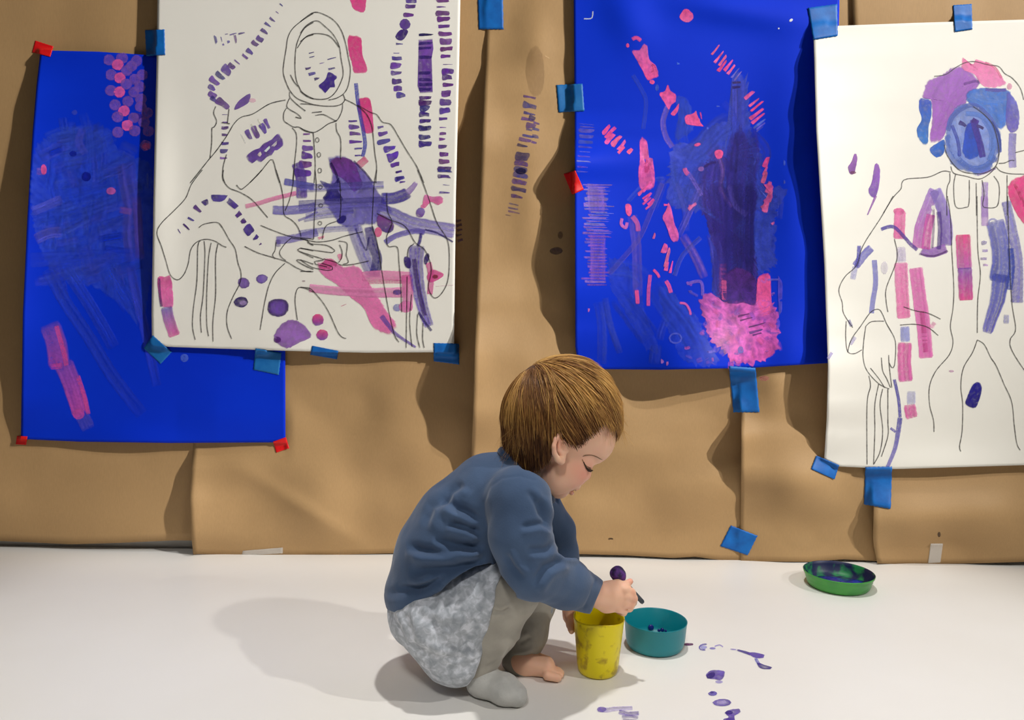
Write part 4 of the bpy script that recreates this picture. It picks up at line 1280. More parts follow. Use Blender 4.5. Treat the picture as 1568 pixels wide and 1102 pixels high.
# ------------------------------------------------------------------ cup and bowls
def lathe(profile, n=64, wob=None, centre=(0, 0, 0)):
    """profile [(r, z)...] closed from outer bottom centre to inner bottom centre"""
    verts, faces = [], []
    m = len(profile)
    for k, (r, z) in enumerate(profile):
        for i in range(n):
            t = 2 * math.pi * i / n
            rr_, zz = (r, z) if wob is None else wob(r, z, t, k)
            verts.append((centre[0] + rr_ * math.cos(t), centre[1] + rr_ * math.sin(t), centre[2] + zz))
    for k in range(m - 1):
        for i in range(n):
            j = (i + 1) % n
            faces.append((k * n + i, k * n + j, (k + 1) * n + j, (k + 1) * n + i))
    return verts, faces


def stained_mat(name, base, stain, scale, lo, hi, rough=0.4, strength=1.0, spec=0.4, stretch=(1, 1, 1), z0=None):
    m, nt, b = new_mat(name)
    N = nt.nodes
    tc = N.new('ShaderNodeTexCoord')
    mp = N.new('ShaderNodeMapping')
    mp.inputs['Scale'].default_value = stretch
    nt.links.new(tc.outputs['Object'], mp.inputs['Vector'])
    nz = N.new('ShaderNodeTexNoise')
    nz.inputs['Scale'].default_value = scale
    nz.inputs['Detail'].default_value = 3
    nz.inputs['Distortion'].default_value = 0.35
    nt.links.new(mp.outputs['Vector'], nz.inputs['Vector'])
    cr = N.new('ShaderNodeValToRGB')
    cr.color_ramp.elements[0].position = lo
    cr.color_ramp.elements[1].position = hi
    cr.color_ramp.elements[0].color = (0, 0, 0, 1)
    cr.color_ramp.elements[1].color = (strength, strength, strength, 1)
    nt.links.new(nz.outputs['Fac'], cr.inputs['Fac'])
    mx = N.new('ShaderNodeMixRGB')
    mx.inputs['Color1'].default_value = (*base, 1)
    mx.inputs['Color2'].default_value = (*stain, 1)
    nt.links.new(cr.outputs['Color'], mx.inputs['Fac'])
    nt.links.new(mx.outputs['Color'], b.inputs['Base Color'])
    b.inputs['Roughness'].default_value = rough
    b.inputs['Specular IOR Level'].default_value = spec
    return m


M_yel = stained_mat('yellow_plastic_paint_stained', (0.82, 0.67, 0.003), (0.30, 0.16, 0.006), 62, 0.55, 0.68, rough=0.32, strength=0.7, stretch=(1, 1, 0.8))
M_teal = noise_mat('teal_plastic', (0.002, 0.20, 0.245), (0.004, 0.225, 0.27), scale=8, rough=0.35, spec=0.45)
M_green = stained_mat('green_plastic', (0.07, 0.36, 0.06), (0.03, 0.22, 0.05), 16, 0.5, 0.75, rough=0.35)
M_gin = stained_mat('green_inside_with_blue_paint', (0.012, 0.21, 0.06), (0.004, 0.010, 0.06), 26, 0.46, 0.56, rough=0.45, strength=1.0)
M_bpaint = noise_mat('wet_blue_paint', (0.006, 0.008, 0.12), (0.012, 0.02, 0.26), scale=60, rough=0.25, spec=0.6, bump=0.5, bscale=60, dist=0.004)
M_vpaint = noise_mat('wet_violet_paint', (0.02, 0.006, 0.10), (0.07, 0.015, 0.20), scale=90, rough=0.3, spec=0.6)


def vessel(name, loc, prof, mat, wob=None, n=72):
    v, f = lathe(prof, n, wob)
    o = link(name, mesh_from(name, v, f), mat)
    o.location = loc
    return o


def cup_wob(r, z, t, k):
    # the back of the rim is bent up a little, the wall is slightly out of round
    up = max(0.0, (z - 0.05) / 0.033)
    zz = z + up * (0.0035 * math.cos(t - 1.75) ** 3 * (1 if math.cos(t - 1.75) > 0 else 0) + 0.0012 * math.sin(3 * t))
    return r * (1 + 0.02 * up * math.cos(2 * t + 0.6)), zz


H = 0.083
cup = vessel('plastic_cup', (onZ(916, 1032, 0).x, 1.119, 0.0006),
             [(0.0, 0.0), (0.024, 0.0), (0.0275, 0.0012), (0.0292, 0.005), (0.0305, 0.012), (0.0335, 0.045), (0.0362, H - 0.006), (0.0368, H - 0.002), (0.0366, H), (0.0356, H),
              (0.0350, H - 0.003), (0.0322, 0.045), (0.0285, 0.008), (0.024, 0.0035), (0.0, 0.003)], M_yel, cup_wob)
tag(cup, 'tall yellow plastic cup with brown paint smudges held under the toddler\'s hand', 'cup')
pc = vessel('paint_residue', (0, 0, 0), [(0.0, 0.0036), (0.02, 0.004), (0.024, 0.0055), (0.0235, 0.006), (0.012, 0.0075), (0.0, 0.007)], M_bpaint)
pc.parent = cup

hb = 0.044
bowl = vessel('plastic_bowl', (onY(1002, 1000, 1.207).x + 0.0005, 1.207, 0.0006),
              [(0.0, 0.0), (0.037, 0.0), (0.0415, 0.0012), (0.0440, 0.005), (0.0462, 0.014), (0.0488, hb - 0.002), (0.0494, hb - 0.0004), (0.0488, hb), (0.0478, hb - 0.001),
               (0.0452, 0.014), (0.0425, 0.006), (0.038, 0.0035), (0.0, 0.003)], M_teal)
tag(bowl, 'teal plastic bowl with little paint blobs, beside the yellow cup', 'bowl')
for (dx, dz, r) in [(0.001, 0.0125, 0.0048), (0.019, 0.0105, 0.0032), (0.014, 0.0085, 0.0026), (0.024, 0.010, 0.0022)]:
    yy = math.sqrt(0.0440 ** 2 - dx * dx)
    v, f = lathe([(0.0, -0.0006), (r * 0.9, 0), (r, r * 0.15), (r * 0.7, r * 0.4), (0, r * 0.5)], 16)
    b_ = link('paint_blob', mesh_from('paint_blob', v, f), M_bpaint)
    b_.location = (dx, yy - 0.0005, dz)
    b_.rotation_euler = (math.radians(84), 0, -math.atan2(dx, yy))
    b_.parent = bowl
    b_['label'] = 'dark violet paint blob'

hg = 0.029
gb = vessel('plastic_bowl', (onZ(1287, 905, 0).x + 0.007, 1.492, 0.0006),
            [(0.0, 0.0), (0.050, 0.0), (0.0545, 0.001), (0.0575, 0.005), (0.0605, 0.014), (0.0632, hg - 0.005), (0.0645, hg - 0.0045), (0.0655, hg - 0.0005), (0.0648, hg)], M_green)
# inner wall as its own part so the paint inside has its own look
gi = vessel('inner_lining', (0, 0, 0), [(0.0649, hg), (0.0636, hg - 0.001), (0.0622, hg - 0.006), (0.0575, 0.012), (0.052, 0.0045), (0.0, 0.0035)], M_gin)
gi.parent = gb
gi['label'] = 'inside of the bowl stained with dark blue paint'
gp = vessel('paint_residue', (0.002, -0.004, 0), [(0.0, 0.0038), (0.040, 0.0042), (0.043, 0.0055), (0.03, 0.0085), (0.015, 0.0075), (0.0, 0.011)], M_bpaint,
            wob=lambda r, z, t, k: (r * (1 + 0.18 * math.sin(3 * t + 1) + 0.08 * math.sin(7 * t)), z + 0.0015 * math.sin(5 * t) * (r > 0.005)))
gp.parent = gb
gp['label'] = 'wet dark blue paint'
tag(gb, 'shallow green plastic bowl with blue paint inside, by the wall', 'bowl')
# ------------------------------------------------------------------ organic surfaces: blended solids turned into one mesh
PXM = 1090.0                       # photo pixels per metre where the toddler squats
YC = 1.09


def C(px, py, y=YC):
    return np.array(onY(px, py, y))


class Field:
    def __init__(s, lo, hi, h):
        s.lo = np.array(lo, dtype=np.float64)
        s.h = h
        s.n = np.ceil((np.array(hi) - s.lo) / h).astype(int) + 1
        s.F = np.full(s.n, 1.0, dtype=np.float32)
        s.ax = [s.lo[i] + h * np.arange(s.n[i]) for i in range(3)]

    def box(s, lo, hi):
        a = np.clip(np.floor((np.array(lo) - s.lo) / s.h).astype(int), 0, s.n)
        b = np.clip(np.ceil((np.array(hi) - s.lo) / s.h).astype(int) + 1, 0, s.n)
        if np.any(b <= a):
            return None, None
        sl = tuple(slice(a[i], b[i]) for i in range(3))
        X, Y, Z = np.meshgrid(*[s.ax[i][sl[i]] for i in range(3)], indexing='ij')
        return sl, np.stack([X, Y, Z], -1)

    def blend(s, sl, d, k, mode='add'):
        f = s.F[sl]
        d = d.astype(np.float32)
        if mode == 'add':
            h = np.clip(0.5 + 0.5 * (f - d) / k, 0, 1)
            s.F[sl] = f * (1 - h) + d * h - k * h * (1 - h)
        elif mode == 'cut':
            d = -d
            h = np.clip(0.5 - 0.5 * (f - d) / k, 0, 1)
            s.F[sl] = f * (1 - h) + d * h + k * h * (1 - h)

    def cone(s, a, b, ra, rb, k=0.006, mode='add', ysq=1.0):
        """tapered limb from a to b; ysq > 1 makes it wider across (y)"""
        a, b = np.array(a, float), np.array(b, float)
        m = max(ra, rb) + k + 0.006
        e = np.array([m, m * ysq, m])
        sl, P = s.box(np.minimum(a, b) - e, np.maximum(a, b) + e)
        if sl is None:
            return
        sc = np.array([1, 1 / ysq, 1])
        c = (a + b) / 2
        A, B = (a - c) * sc, (b - c) * sc
        Q = (P - c) * sc
        ba = B - A
        L2 = max(1e-12, ba @ ba)
        t = np.clip(((Q - A) @ ba) / L2, 0, 1)
        d = np.linalg.norm(Q - A - t[..., None] * ba, axis=-1) - (ra + (rb - ra) * t)
        s.blend(sl, d, k, mode)

    def chain(s, pts, rad, k=0.006, mode='add', ysq=1.0):
        for i in range(len(pts) - 1):
            s.cone(pts[i], pts[i + 1], rad[i], rad[i + 1], k, mode, ysq)

    def ell(s, c, r, k=0.006, R=None, mode='add'):
        """ellipsoid, r = semi axes, R = 3x3 whose rows are the local axes"""
        c, r = np.array(c, float), np.array(r, float)
        R = np.eye(3) if R is None else np.array(R, float)
        e = np.sqrt(((R.T * r) ** 2).sum(1)) + k + 0.006
        sl, P = s.box(c - e, c + e)
        if sl is None:
            return
        Q = (P - c) @ R.T
        k0 = np.linalg.norm(Q / r, axis=-1)
        k1 = np.linalg.norm(Q / (r * r), axis=-1)
        d = k0 * (k0 - 1.0) / np.maximum(k1, 1e-6)
        s.blend(sl, d, k, mode)

    def mesh(s):
        """surface nets"""
        F = s.F
        ins = F < 0
        nx, ny, nz = F.shape
        corners = [(i, j, k) for i in (0, 1) for j in (0, 1) for k in (0, 1)]
        cnt = np.zeros((nx - 1, ny - 1, nz - 1), dtype=np.int8)
        for i, j, k in corners:
            cnt += ins[i:nx - 1 + i, j:ny - 1 + j, k:nz - 1 + k]
        act = (cnt > 0) & (cnt < 8)
        idx = np.argwhere(act)
        vid = np.full(act.shape, -1, dtype=np.int64)
        vid[act] = np.arange(len(idx))
        acc = np.zeros((len(idx), 3))
        num = np.zeros(len(idx))
        for a in corners:
            for ax in range(3):
                if a[ax] == 1:
                    continue
                b = list(a)
                b[ax] = 1
                fa = F[idx[:, 0] + a[0], idx[:, 1] + a[1], idx[:, 2] + a[2]]
                fb = F[idx[:, 0] + b[0], idx[:, 1] + b[1], idx[:, 2] + b[2]]
                m = (fa < 0) != (fb < 0)
                t = np.where(m, fa / np.where(m, fa - fb, 1), 0)
                p = np.array(a, float)[None, :] + np.zeros((len(idx), 3))
                p[:, ax] += t
                acc[m] += p[m]
                num[m] += 1
        V = s.lo + s.h * (idx + acc / np.maximum(num, 1)[:, None])
        quads = []
        for ax in range(3):
            u, v = [(1, 2), (2, 0), (0, 1)][ax]
            sh = [slice(None)] * 3
            sa = list(sh)
            sb = list(sh)
            sa[ax] = slice(0, -1)
            sb[ax] = slice(1, None)
            A, B = ins[tuple(sa)], ins[tuple(sb)]
            cr = np.argwhere(A != B)
            ok = (cr[:, u] > 0) & (cr[:, v] > 0) & (cr[:, u] < F.shape[u] - 1) & (cr[:, v] < F.shape[v] - 1)
            cr = cr[ok]
            flip = A[cr[:, 0], cr[:, 1], cr[:, 2]]
            q = []
            for du, dv in ((1, 1), (0, 1), (0, 0), (1, 0)):
                c = cr.copy()
                c[:, u] -= du
                c[:, v] -= dv
                q.append(vid[c[:, 0], c[:, 1], c[:, 2]])
            q = np.stack(q, 1)
            q[~flip] = q[~flip][:, ::-1]
            quads.append(q)
        return V, np.concatenate(quads)


def relax(V, Q, n=2, lam=0.5):
    e = np.concatenate([Q[:, [0, 1]], Q[:, [1, 2]], Q[:, [2, 3]], Q[:, [3, 0]]])
    for _ in range(n):
        acc = np.zeros_like(V)
        c = np.zeros(len(V))
        for a, b in ((0, 1), (1, 0)):
            np.add.at(acc, e[:, a], V[e[:, b]])
            np.add.at(c, e[:, a], 1)
        V = V + lam * (acc / np.maximum(c, 1)[:, None] - V)
    return V


def np_mesh(name, V, Q, mat, parent=None, color=None):
    me = bpy.data.meshes.new(name)
    me.vertices.add(len(V))
    me.vertices.foreach_set('co', V.astype(np.float32).ravel())
    k = Q.shape[1]
    me.loops.add(Q.size)
    me.loops.foreach_set('vertex_index', Q.astype(np.int32).ravel())
    me.polygons.add(len(Q))
    me.polygons.foreach_set('loop_start', np.arange(0, Q.size, k, dtype=np.int32))
    me.polygons.foreach_set('loop_total', np.full(len(Q), k, dtype=np.int32))
    me.polygons.foreach_set('use_smooth', np.ones(len(Q), dtype=bool))
    me.update(calc_edges=True)
    me.validate()
    if color is not None:
        ca = me.color_attributes.new('Col', 'FLOAT_COLOR', 'POINT')
        ca.data.foreach_set('color', color.astype(np.float32).ravel())
    return link(name, me, mat, parent)


def pix(V):
    """photo pixel of points (n, 3)"""
    M = np.array(CAM_ROT)
    q = (V - np.array(CAM)) @ M
    return CX + F_PX * q[..., 0] / -q[..., 2], CY - F_PX * q[..., 1] / -q[..., 2]


def seg_dist(px, py, pl):
    """distance in pixels to a polyline and the running parameter"""
    best = np.full(px.shape, 1e9)
    side = np.zeros(px.shape)
    for (x0, y0), (x1, y1) in zip(pl, pl[1:]):
        dx, dy = x1 - x0, y1 - y0
        L2 = dx * dx + dy * dy
        t = np.clip(((px - x0) * dx + (py - y0) * dy) / L2, 0, 1)
        d = np.hypot(px - x0 - t * dx, py - y0 - t * dy)
        m = d < best
        best = np.where(m, d, best)
        side = np.where(m, np.sign(dx * (py - y0) - dy * (px - x0)), side)
    return best, side


def shell_noise(P, s, seed=0.0):
    a = np.sin(P[:, 0] * s + seed) * np.sin(P[:, 1] * s * 1.3 + 1.7 * seed) * np.sin(P[:, 2] * s * 0.9 + 0.6 + seed)
    b = np.sin(P[:, 0] * s * 2.3 + 2.1) * np.sin(P[:, 1] * s * 2.9 + seed) * np.sin(P[:, 2] * s * 2.1 + 0.3)
    return a + 0.5 * b


def vnormals(V, Q):
    n = np.cross(V[Q[:, 2]] - V[Q[:, 0]], V[Q[:, 3]] - V[Q[:, 1]])
    N = np.zeros_like(V)
    for i in range(4):
        np.add.at(N, Q[:, i], n)
    return N / np.maximum(np.linalg.norm(N, axis=1), 1e-12)[:, None]


def R_(px):
    return px / PXM
# ------------------------------------------------------------------ the toddler
def skin_material():
    m, nt, b = new_mat('skin')
    N = nt.nodes
    at = N.new('ShaderNodeAttribute')
    at.attribute_name = 'Col'
    tc = N.new('ShaderNodeTexCoord')
    nz = N.new('ShaderNodeTexNoise')
    nz.inputs['Scale'].default_value = 60
    nt.links.new(tc.outputs['Object'], nz.inputs['Vector'])
    mx = N.new('ShaderNodeMixRGB')
    mx.blend_type = 'OVERLAY'
    mx.inputs['Fac'].default_value = 0.06
    nt.links.new(at.outputs['Color'], mx.inputs['Color1'])
    nt.links.new(nz.outputs['Fac'], mx.inputs['Color2'])
    nt.links.new(mx.outputs['Color'], b.inputs['Base Color'])
    b.inputs['Roughness'].default_value = 0.5
    b.inputs['Specular IOR Level'].default_value = 0.35
    b.inputs['Subsurface Weight'].default_value = 0.25
    b.inputs['Subsurface Radius'].default_value = (0.010, 0.004, 0.002)
    b.inputs['Subsurface Scale'].default_value = 0.5
    return m


M_skin = skin_material()
M_sweat = noise_mat('blue_sweatshirt_cotton', (0.048, 0.082, 0.155), (0.066, 0.108, 0.195), scale=14, rough=0.9, spec=0.15, sheen=0.2, bump=0.35, bscale=420, dist=0.0008)
M_rib = noise_mat('blue_rib_knit', (0.036, 0.072, 0.15), (0.048, 0.092, 0.18), scale=60, rough=0.9, spec=0.15, sheen=0.3, bump=0.5, bscale=500, dist=0.001)
M_legg = noise_mat('grey_beige_leggings_knit', (0.34, 0.315, 0.27), (0.42, 0.39, 0.335), scale=30, rough=0.92, spec=0.15, sheen=0.25, bump=0.3, bscale=600, dist=0.0006)
M_sock = noise_mat('grey_sock_knit', (0.44, 0.435, 0.41), (0.54, 0.53, 0.50), scale=40, rough=0.95, spec=0.1, sheen=0.25, bump=0.4, bscale=500, dist=0.0008)


def skirt_material():
    m, nt, b = new_mat('mottled_grey_cotton')
    N = nt.nodes
    tc = N.new('ShaderNodeTexCoord')
    nz = N.new('ShaderNodeTexNoise')
    nz.inputs['Scale'].default_value = 105
    nz.inputs['Detail'].default_value = 5
    nz.inputs['Distortion'].default_value = 0.5
    nt.links.new(tc.outputs['Object'], nz.inputs['Vector'])
    cr = N.new('ShaderNodeValToRGB')
    e = cr.color_ramp.elements
    e[0].position, e[0].color = 0.34, (0.32, 0.345, 0.38, 1)
    e[1].position, e[1].color = 0.68, (0.68, 0.70, 0.76, 1)
    k = cr.color_ramp.elements.new(0.5)
    k.color = (0.44, 0.465, 0.505, 1)
    nt.links.new(nz.outputs['Fac'], cr.inputs['Fac'])
    nt.links.new(cr.outputs['Color'], b.inputs['Base Color'])
    b.inputs['Roughness'].default_value = 0.9
    b.inputs['Specular IOR Level'].default_value = 0.15
    b.inputs['Sheen Weight'].default_value = 0.25
    bz = N.new('ShaderNodeTexNoise')
    bz.inputs['Scale'].default_value = 40
    nt.links.new(tc.outputs['Object'], bz.inputs['Vector'])
    bp = N.new('ShaderNodeBump')
    bp.inputs['Strength'].default_value = 0.35
    bp.inputs['Distance'].default_value = 0.003
    nt.links.new(bz.outputs['Fac'], bp.inputs['Height'])
    nt.links.new(bp.outputs['Normal'], b.inputs['Normal'])
    return m


M_skirt = skirt_material()

kid = empty('person', (C(720, 1040, 1.07)[0], 1.07, 0.0))
tag(kid, 'toddler squatting on the floor in a blue sweatshirt and grey skirt, holding a sponge brush', 'person')
LO = (C(560, 600)[0], 0.90, -0.005)
HI = (C(1010, 600)[0], 1.28, C(860, 520)[2])

# head frame: x forward in the picture, y depth, z up; turned a little away from the camera
HC = C(862, 635, YC)
YAW = math.radians(12)
RH = np.array([[math.cos(YAW), math.sin(YAW), 0], [-math.sin(YAW), math.cos(YAW), 0], [0, 0, 1]])   # rows = head axes in world


def H(px, py, w=0.0):
    """profile point of the head (photo pixels) and sideways offset w in pixels, + = towards the camera"""
    q = np.array([(px - 862) / PXM, -w / PXM, -(py - 635) / PXM])
    return HC + q @ RH


def Hax(ang=0.0):
    """axes for ellipsoids in the head: first axis turned ang degrees below the horizontal in profile"""
    a = math.radians(ang)
    A = np.array([[math.cos(a), 0, -math.sin(a)], [0, 1, 0], [math.sin(a), 0, math.cos(a)]])
    return A @ RH


def hell(f, px, py, w, rx, rw, rz, ang=0, k=0.006, mode='add'):
    f.ell(H(px, py, w), (R_(rx), R_(rw), R_(rz)), k, Hax(ang), mode)


def hcone(f, a, b, ra, rb, k=0.004, mode='add'):
    f.cone(H(*a), H(*b), R_(ra), R_(rb), k, mode)


def build_body():
    f = Field(LO, HI, 0.0017)
    # trunk and limbs under the clothes
    f.chain([C(655, 915), C(700, 815), C(758, 752), C(800, 735)], [R_(48), R_(50), R_(44), R_(34)], 0.02, ysq=1.3)
    for s_, y in ((-1, 1.01), (1, 1.17)):
        hip = C(675, 945, 1.09 + s_ * 0.04)
        f.chain([hip, C(790, 905, 1.045) if s_ < 0 else C(828, 915, 1.14), C(738, 1030, 1.045) if s_ < 0 else C(800, 1020, 1.115)], [R_(34), R_(23), R_(14)], 0.008)
    f.cone(C(738, 1036, 1.045), C(790, 1056, 1.03), R_(13), R_(11), 0.008)
    zx = lambda px, y, z: np.array([C(px, 1030, y)[0], y, z])
    f.cone(C(800, 1012, 1.115), zx(799, 1.115, 0.018), 0.0165, 0.0165, 0.006)
    f.cone(zx(799, 1.115, 0.018), zx(834, 1.104, 0.014), 0.017, 0.0135, 0.008, ysq=1.15)
    f.cone(C(805, 1016, 1.113), zx(836, 1.103, 0.015), 0.0150, 0.0110, 0.008, ysq=1.2)
    for i, (dy, dx, r) in enumerate([(-0.015, 0.004, 0.0058), (-0.006, 0.008, 0.0052), (0.001, 0.009, 0.0050), (0.008, 0.006, 0.0047), (0.014, 0.001, 0.0044)]):
        a = zx(838, 1.100 + dy, 0.0095) + np.array([0, 0, 0])
        f.cone(a, a + np.array([0.011 + dx, -0.002, -0.0025]), r + 0.001, r, 0.0016)
    near = [C(792, 758, 1.005), C(818, 862, 0.995), C(916, 911, 1.075)]
    f.chain(near, [R_(28), R_(22), R_(17)], 0.006)
    far = [C(815, 765, 1.175), C(860, 838, 1.185), C(873, 925, 1.160)]
    f.chain(far, [R_(28), R_(22), R_(15)], 0.008)
    # near hand: back of the hand to the camera, fingers curling away round the brush
    Yh = 1.080
    f.cone(C(916, 911, Yh - 0.002), C(934, 911, Yh), R_(19), R_(20), 0.006)
    f.ell(C(941, 913, Yh), (R_(22), 0.0125, R_(24)), 0.006)
    f.ell(C(928, 917, Yh), (R_(17), 0.0125, R_(22)), 0.006)
    knk = [((955, 902), (967, 907), (967, 913), (957, 914)), ((958, 912), (970, 916), (969, 922), (957, 922)),
           ((955, 922), (966, 926), (964, 931), (954, 930)), ((946, 931), (956, 935), (955, 938), (947, 936))]
    for i, (a, b, c, d) in enumerate(knk):
        r = (6.8, 6.8, 6.4, 5.6)[i]
        f.chain([C(*a, Yh - 0.004), C(*b, Yh + 0.004), C(*c, Yh + 0.018), C(*d, Yh + 0.026)], [R_(r + 1.2), R_(r), R_(r - 0.4), R_(r - 1)], 0.0016)
    # thumb lies along the top, tip up
    f.chain([C(930, 899, Yh + 0.003), C(946, 895, Yh + 0.002), C(957, 896, Yh + 0.006), C(965, 890, Yh + 0.009)], [R_(9.5), R_(7.8), R_(6.2), R_(5.0)], 0.003)
    # far hand closes on the back and left of the cup
    f.ell(C(872, 940, 1.157), (R_(12), 0.013, R_(17)), 0.005)
    for i, (y0, r) in enumerate([(934, 5.6), (944, 5.8), (954, 5.6), (963, 5.0)]):
        f.chain([C(874, y0, 1.165), C(893, y0 - 2, 1.1705), C(913, y0 - 3, 1.1690), C(926, y0 - 3, 1.1640)], [R_(r + 0.8), R_(r), R_(r - 0.3), R_(r - 0.8)], 0.0015)
    f.chain([C(870, 945, 1.148), C(873, 957, 1.135), C(875, 966, 1.124)], [R_(7.5), R_(6), R_(5)], 0.003)
    # neck
    f.cone(C(795, 728), H(838, 700), R_(36), R_(36), 0.012)
    # skull and face
    hell(f, 861, 635, 0, 86, 70, 83, 40, 0.004)
    hell(f, 905, 674, 0, 37, 50, 37, 40, 0.012)
    hell(f, 868, 700, 0, 40, 50, 46, 45, 0.012)
    for w in (-1, 1):
        hell(f, 871, 715, w * 32, 24, 22, 27, 30, 0.010)          # cheeks
        hell(f, 848, 722, w * 34, 24, 20, 28, 20, 0.012)
    hcone(f, (836, 722, 0), (857, 744, 0), 30, 18, 0.012)
    hell(f, 858, 748, 0, 14, 18, 14, 45, 0.008)                   # chin
    hell(f, 876, 738, 0, 13, 20, 11, 40, 0.007)                   # muzzle
    for w in (-1, 1):
        hell(f, 904, 716, w * 20, 9, 13, 9, 45, 0.006, 'cut')     # eye sockets
        hell(f, 894, 711, w * 20, 9.5, 10.5, 9.5, 45, 0.0035)     # closed lid over the eye
    hcone(f, (905, 706, 0), (903, 727, 0), 5.5, 6.5, 0.005)       # nose bridge
    hell(f, 884, 741.5, 0, 8.5, 15, 7.5, 35, 0.005)
    hell(f, 900.5, 730.5, 0, 7.2, 7.8, 7.4, 0, 0.0025)               # tip
    for w in (-1, 1):
        hell(f, 896, 734.5, w * 7.2, 5.4, 4.2, 4.6, 0, 0.0016)
        hell(f, 896.5, 723, w * 13.5, 3.6, 3.6, 8, 0, 0.003, 'cut')    # wings
        hell(f, 897.5, 739.0, w * 5.0, 3.2, 2.6, 2.6, 0, 0.001, 'cut')
    # lips
    for w in (-1, 1):
        hcone(f, (888.5, 746, w * 2.5), (881.5, 749, w * 12), 3.9, 2.4, 0.0018)
        hcone(f, (878.5, 756, 0), (875.5, 754, w * 11), 4.0, 2.4, 0.0018)
    hell(f, 885.5, 752.5, 0, 5.5, 12, 1.7, -20, 0.0008, 'cut')      # open line of the mouth
    # near and far ear
    for w in (-1, 1):
        pts = [(853, 654), (846, 651), (838, 652), (831, 659), (828, 669), (829, 679), (834, 688), (841, 692), (846, 686)]
        wo = [62, 66, 70, 74, 76, 76, 74, 70, 64]
        rr3 = [3.0, 3.3, 3.5, 3.5, 3.5, 3.7, 4.6, 5.4, 4.0]
        for i in range(len(pts) - 1):
            hcone(f, (*pts[i], w * wo[i]), (*pts[i + 1], w * wo[i + 1]), rr3[i], rr3[i + 1], 0.0015)
        hell(f, 841, 671, w * 65, 10, 8, 17, -8, 0.003)
        hcone(f, (838, 660, w * 70), (836, 676, w * 71), 2.4, 2.6, 0.0015)
        hell(f, 844, 671, w * 73, 4.6, 6, 8.5, -8, 0.002, 'cut')
        hell(f, 850, 677, w * 67, 3.4, 4, 4.4, 0, 0.002)
    V, Q = f.mesh()
    V = relax(V, Q, 2)
    # natural skin colour: pinker cheeks, lips, ear rim, knuckles
    base = np.array(lin((240, 190, 160)))
    col = np.ones((len(V), 4))
    col[:, :3] = base

    def tint(p, r, c, amt):
        d = np.linalg.norm(V - p, axis=1) / r
        k = (np.clip(1 - d, 0, 1) ** 1.0 * amt)[:, None]
        col[:, :3] = col[:, :3] * (1 - k) + np.array(lin(c)) * k
    for w in (-1, 1):
        tint(H(880, 716, w * 46), 0.030, (228, 140, 124), 0.7)
        tint(H(835, 665, w * 74), 0.016, (226, 140, 118), 0.5)
    tint(H(905, 731), 0.010, (226, 146, 130), 0.6)
    for q in ((889, 747, 0), (883, 749, 9), (883, 749, -9), (879, 756, 0), (876, 754, 9), (876, 754, -9)):
        tint(H(*q), 0.0060, (200, 120, 108), 0.85)
    tint(H(883.0, 752.0, 0), 0.0060, (80, 26, 28), 1.0)
    tint(H(893, 700, 20), 0.012, (214, 150, 132), 0.4)
    for q in ((967, 908), (969, 917), (965, 927)):
        tint(C(*q, Yh), 0.008, (224, 138, 116), 0.6)
    tint(C(965, 889, Yh + 0.009), 0.008, (226, 128, 116), 0.7)
    return np_mesh('body', V, Q, M_skin, kid, col)


body = build_body()


def crease_disp(V, N, creases, cam_side=True):
    px, py = pix(V)
    disp = np.zeros(len(V))
    ysel = 1.0 / (1 + np.exp((V[:, 1] - (YC + 0.02)) / 0.008)) if cam_side else 1.0
    for pl, wd, am in creases:
        d, side = seg_dist(px, py, pl)
        x0, y0 = pl[0]
        x1, y1 = pl[-1]
        L = math.hypot(x1 - x0, y1 - y0)
        t = ((px - x0) * (x1 - x0) + (py - y0) * (y1 - y0)) / (L * L)
        fade = np.clip(np.minimum(t + 0.1, 1.1 - t) * 4, 0, 1)
        # a groove with a soft roll of cloth beside it
        disp += fade * am * (-np.exp(-(d / wd) ** 2) + 0.75 * np.exp(-((d - wd * 1.9) / (wd * 1.1)) ** 2) * (side < 0))
    return V + N * (disp * ysel)[:, None]


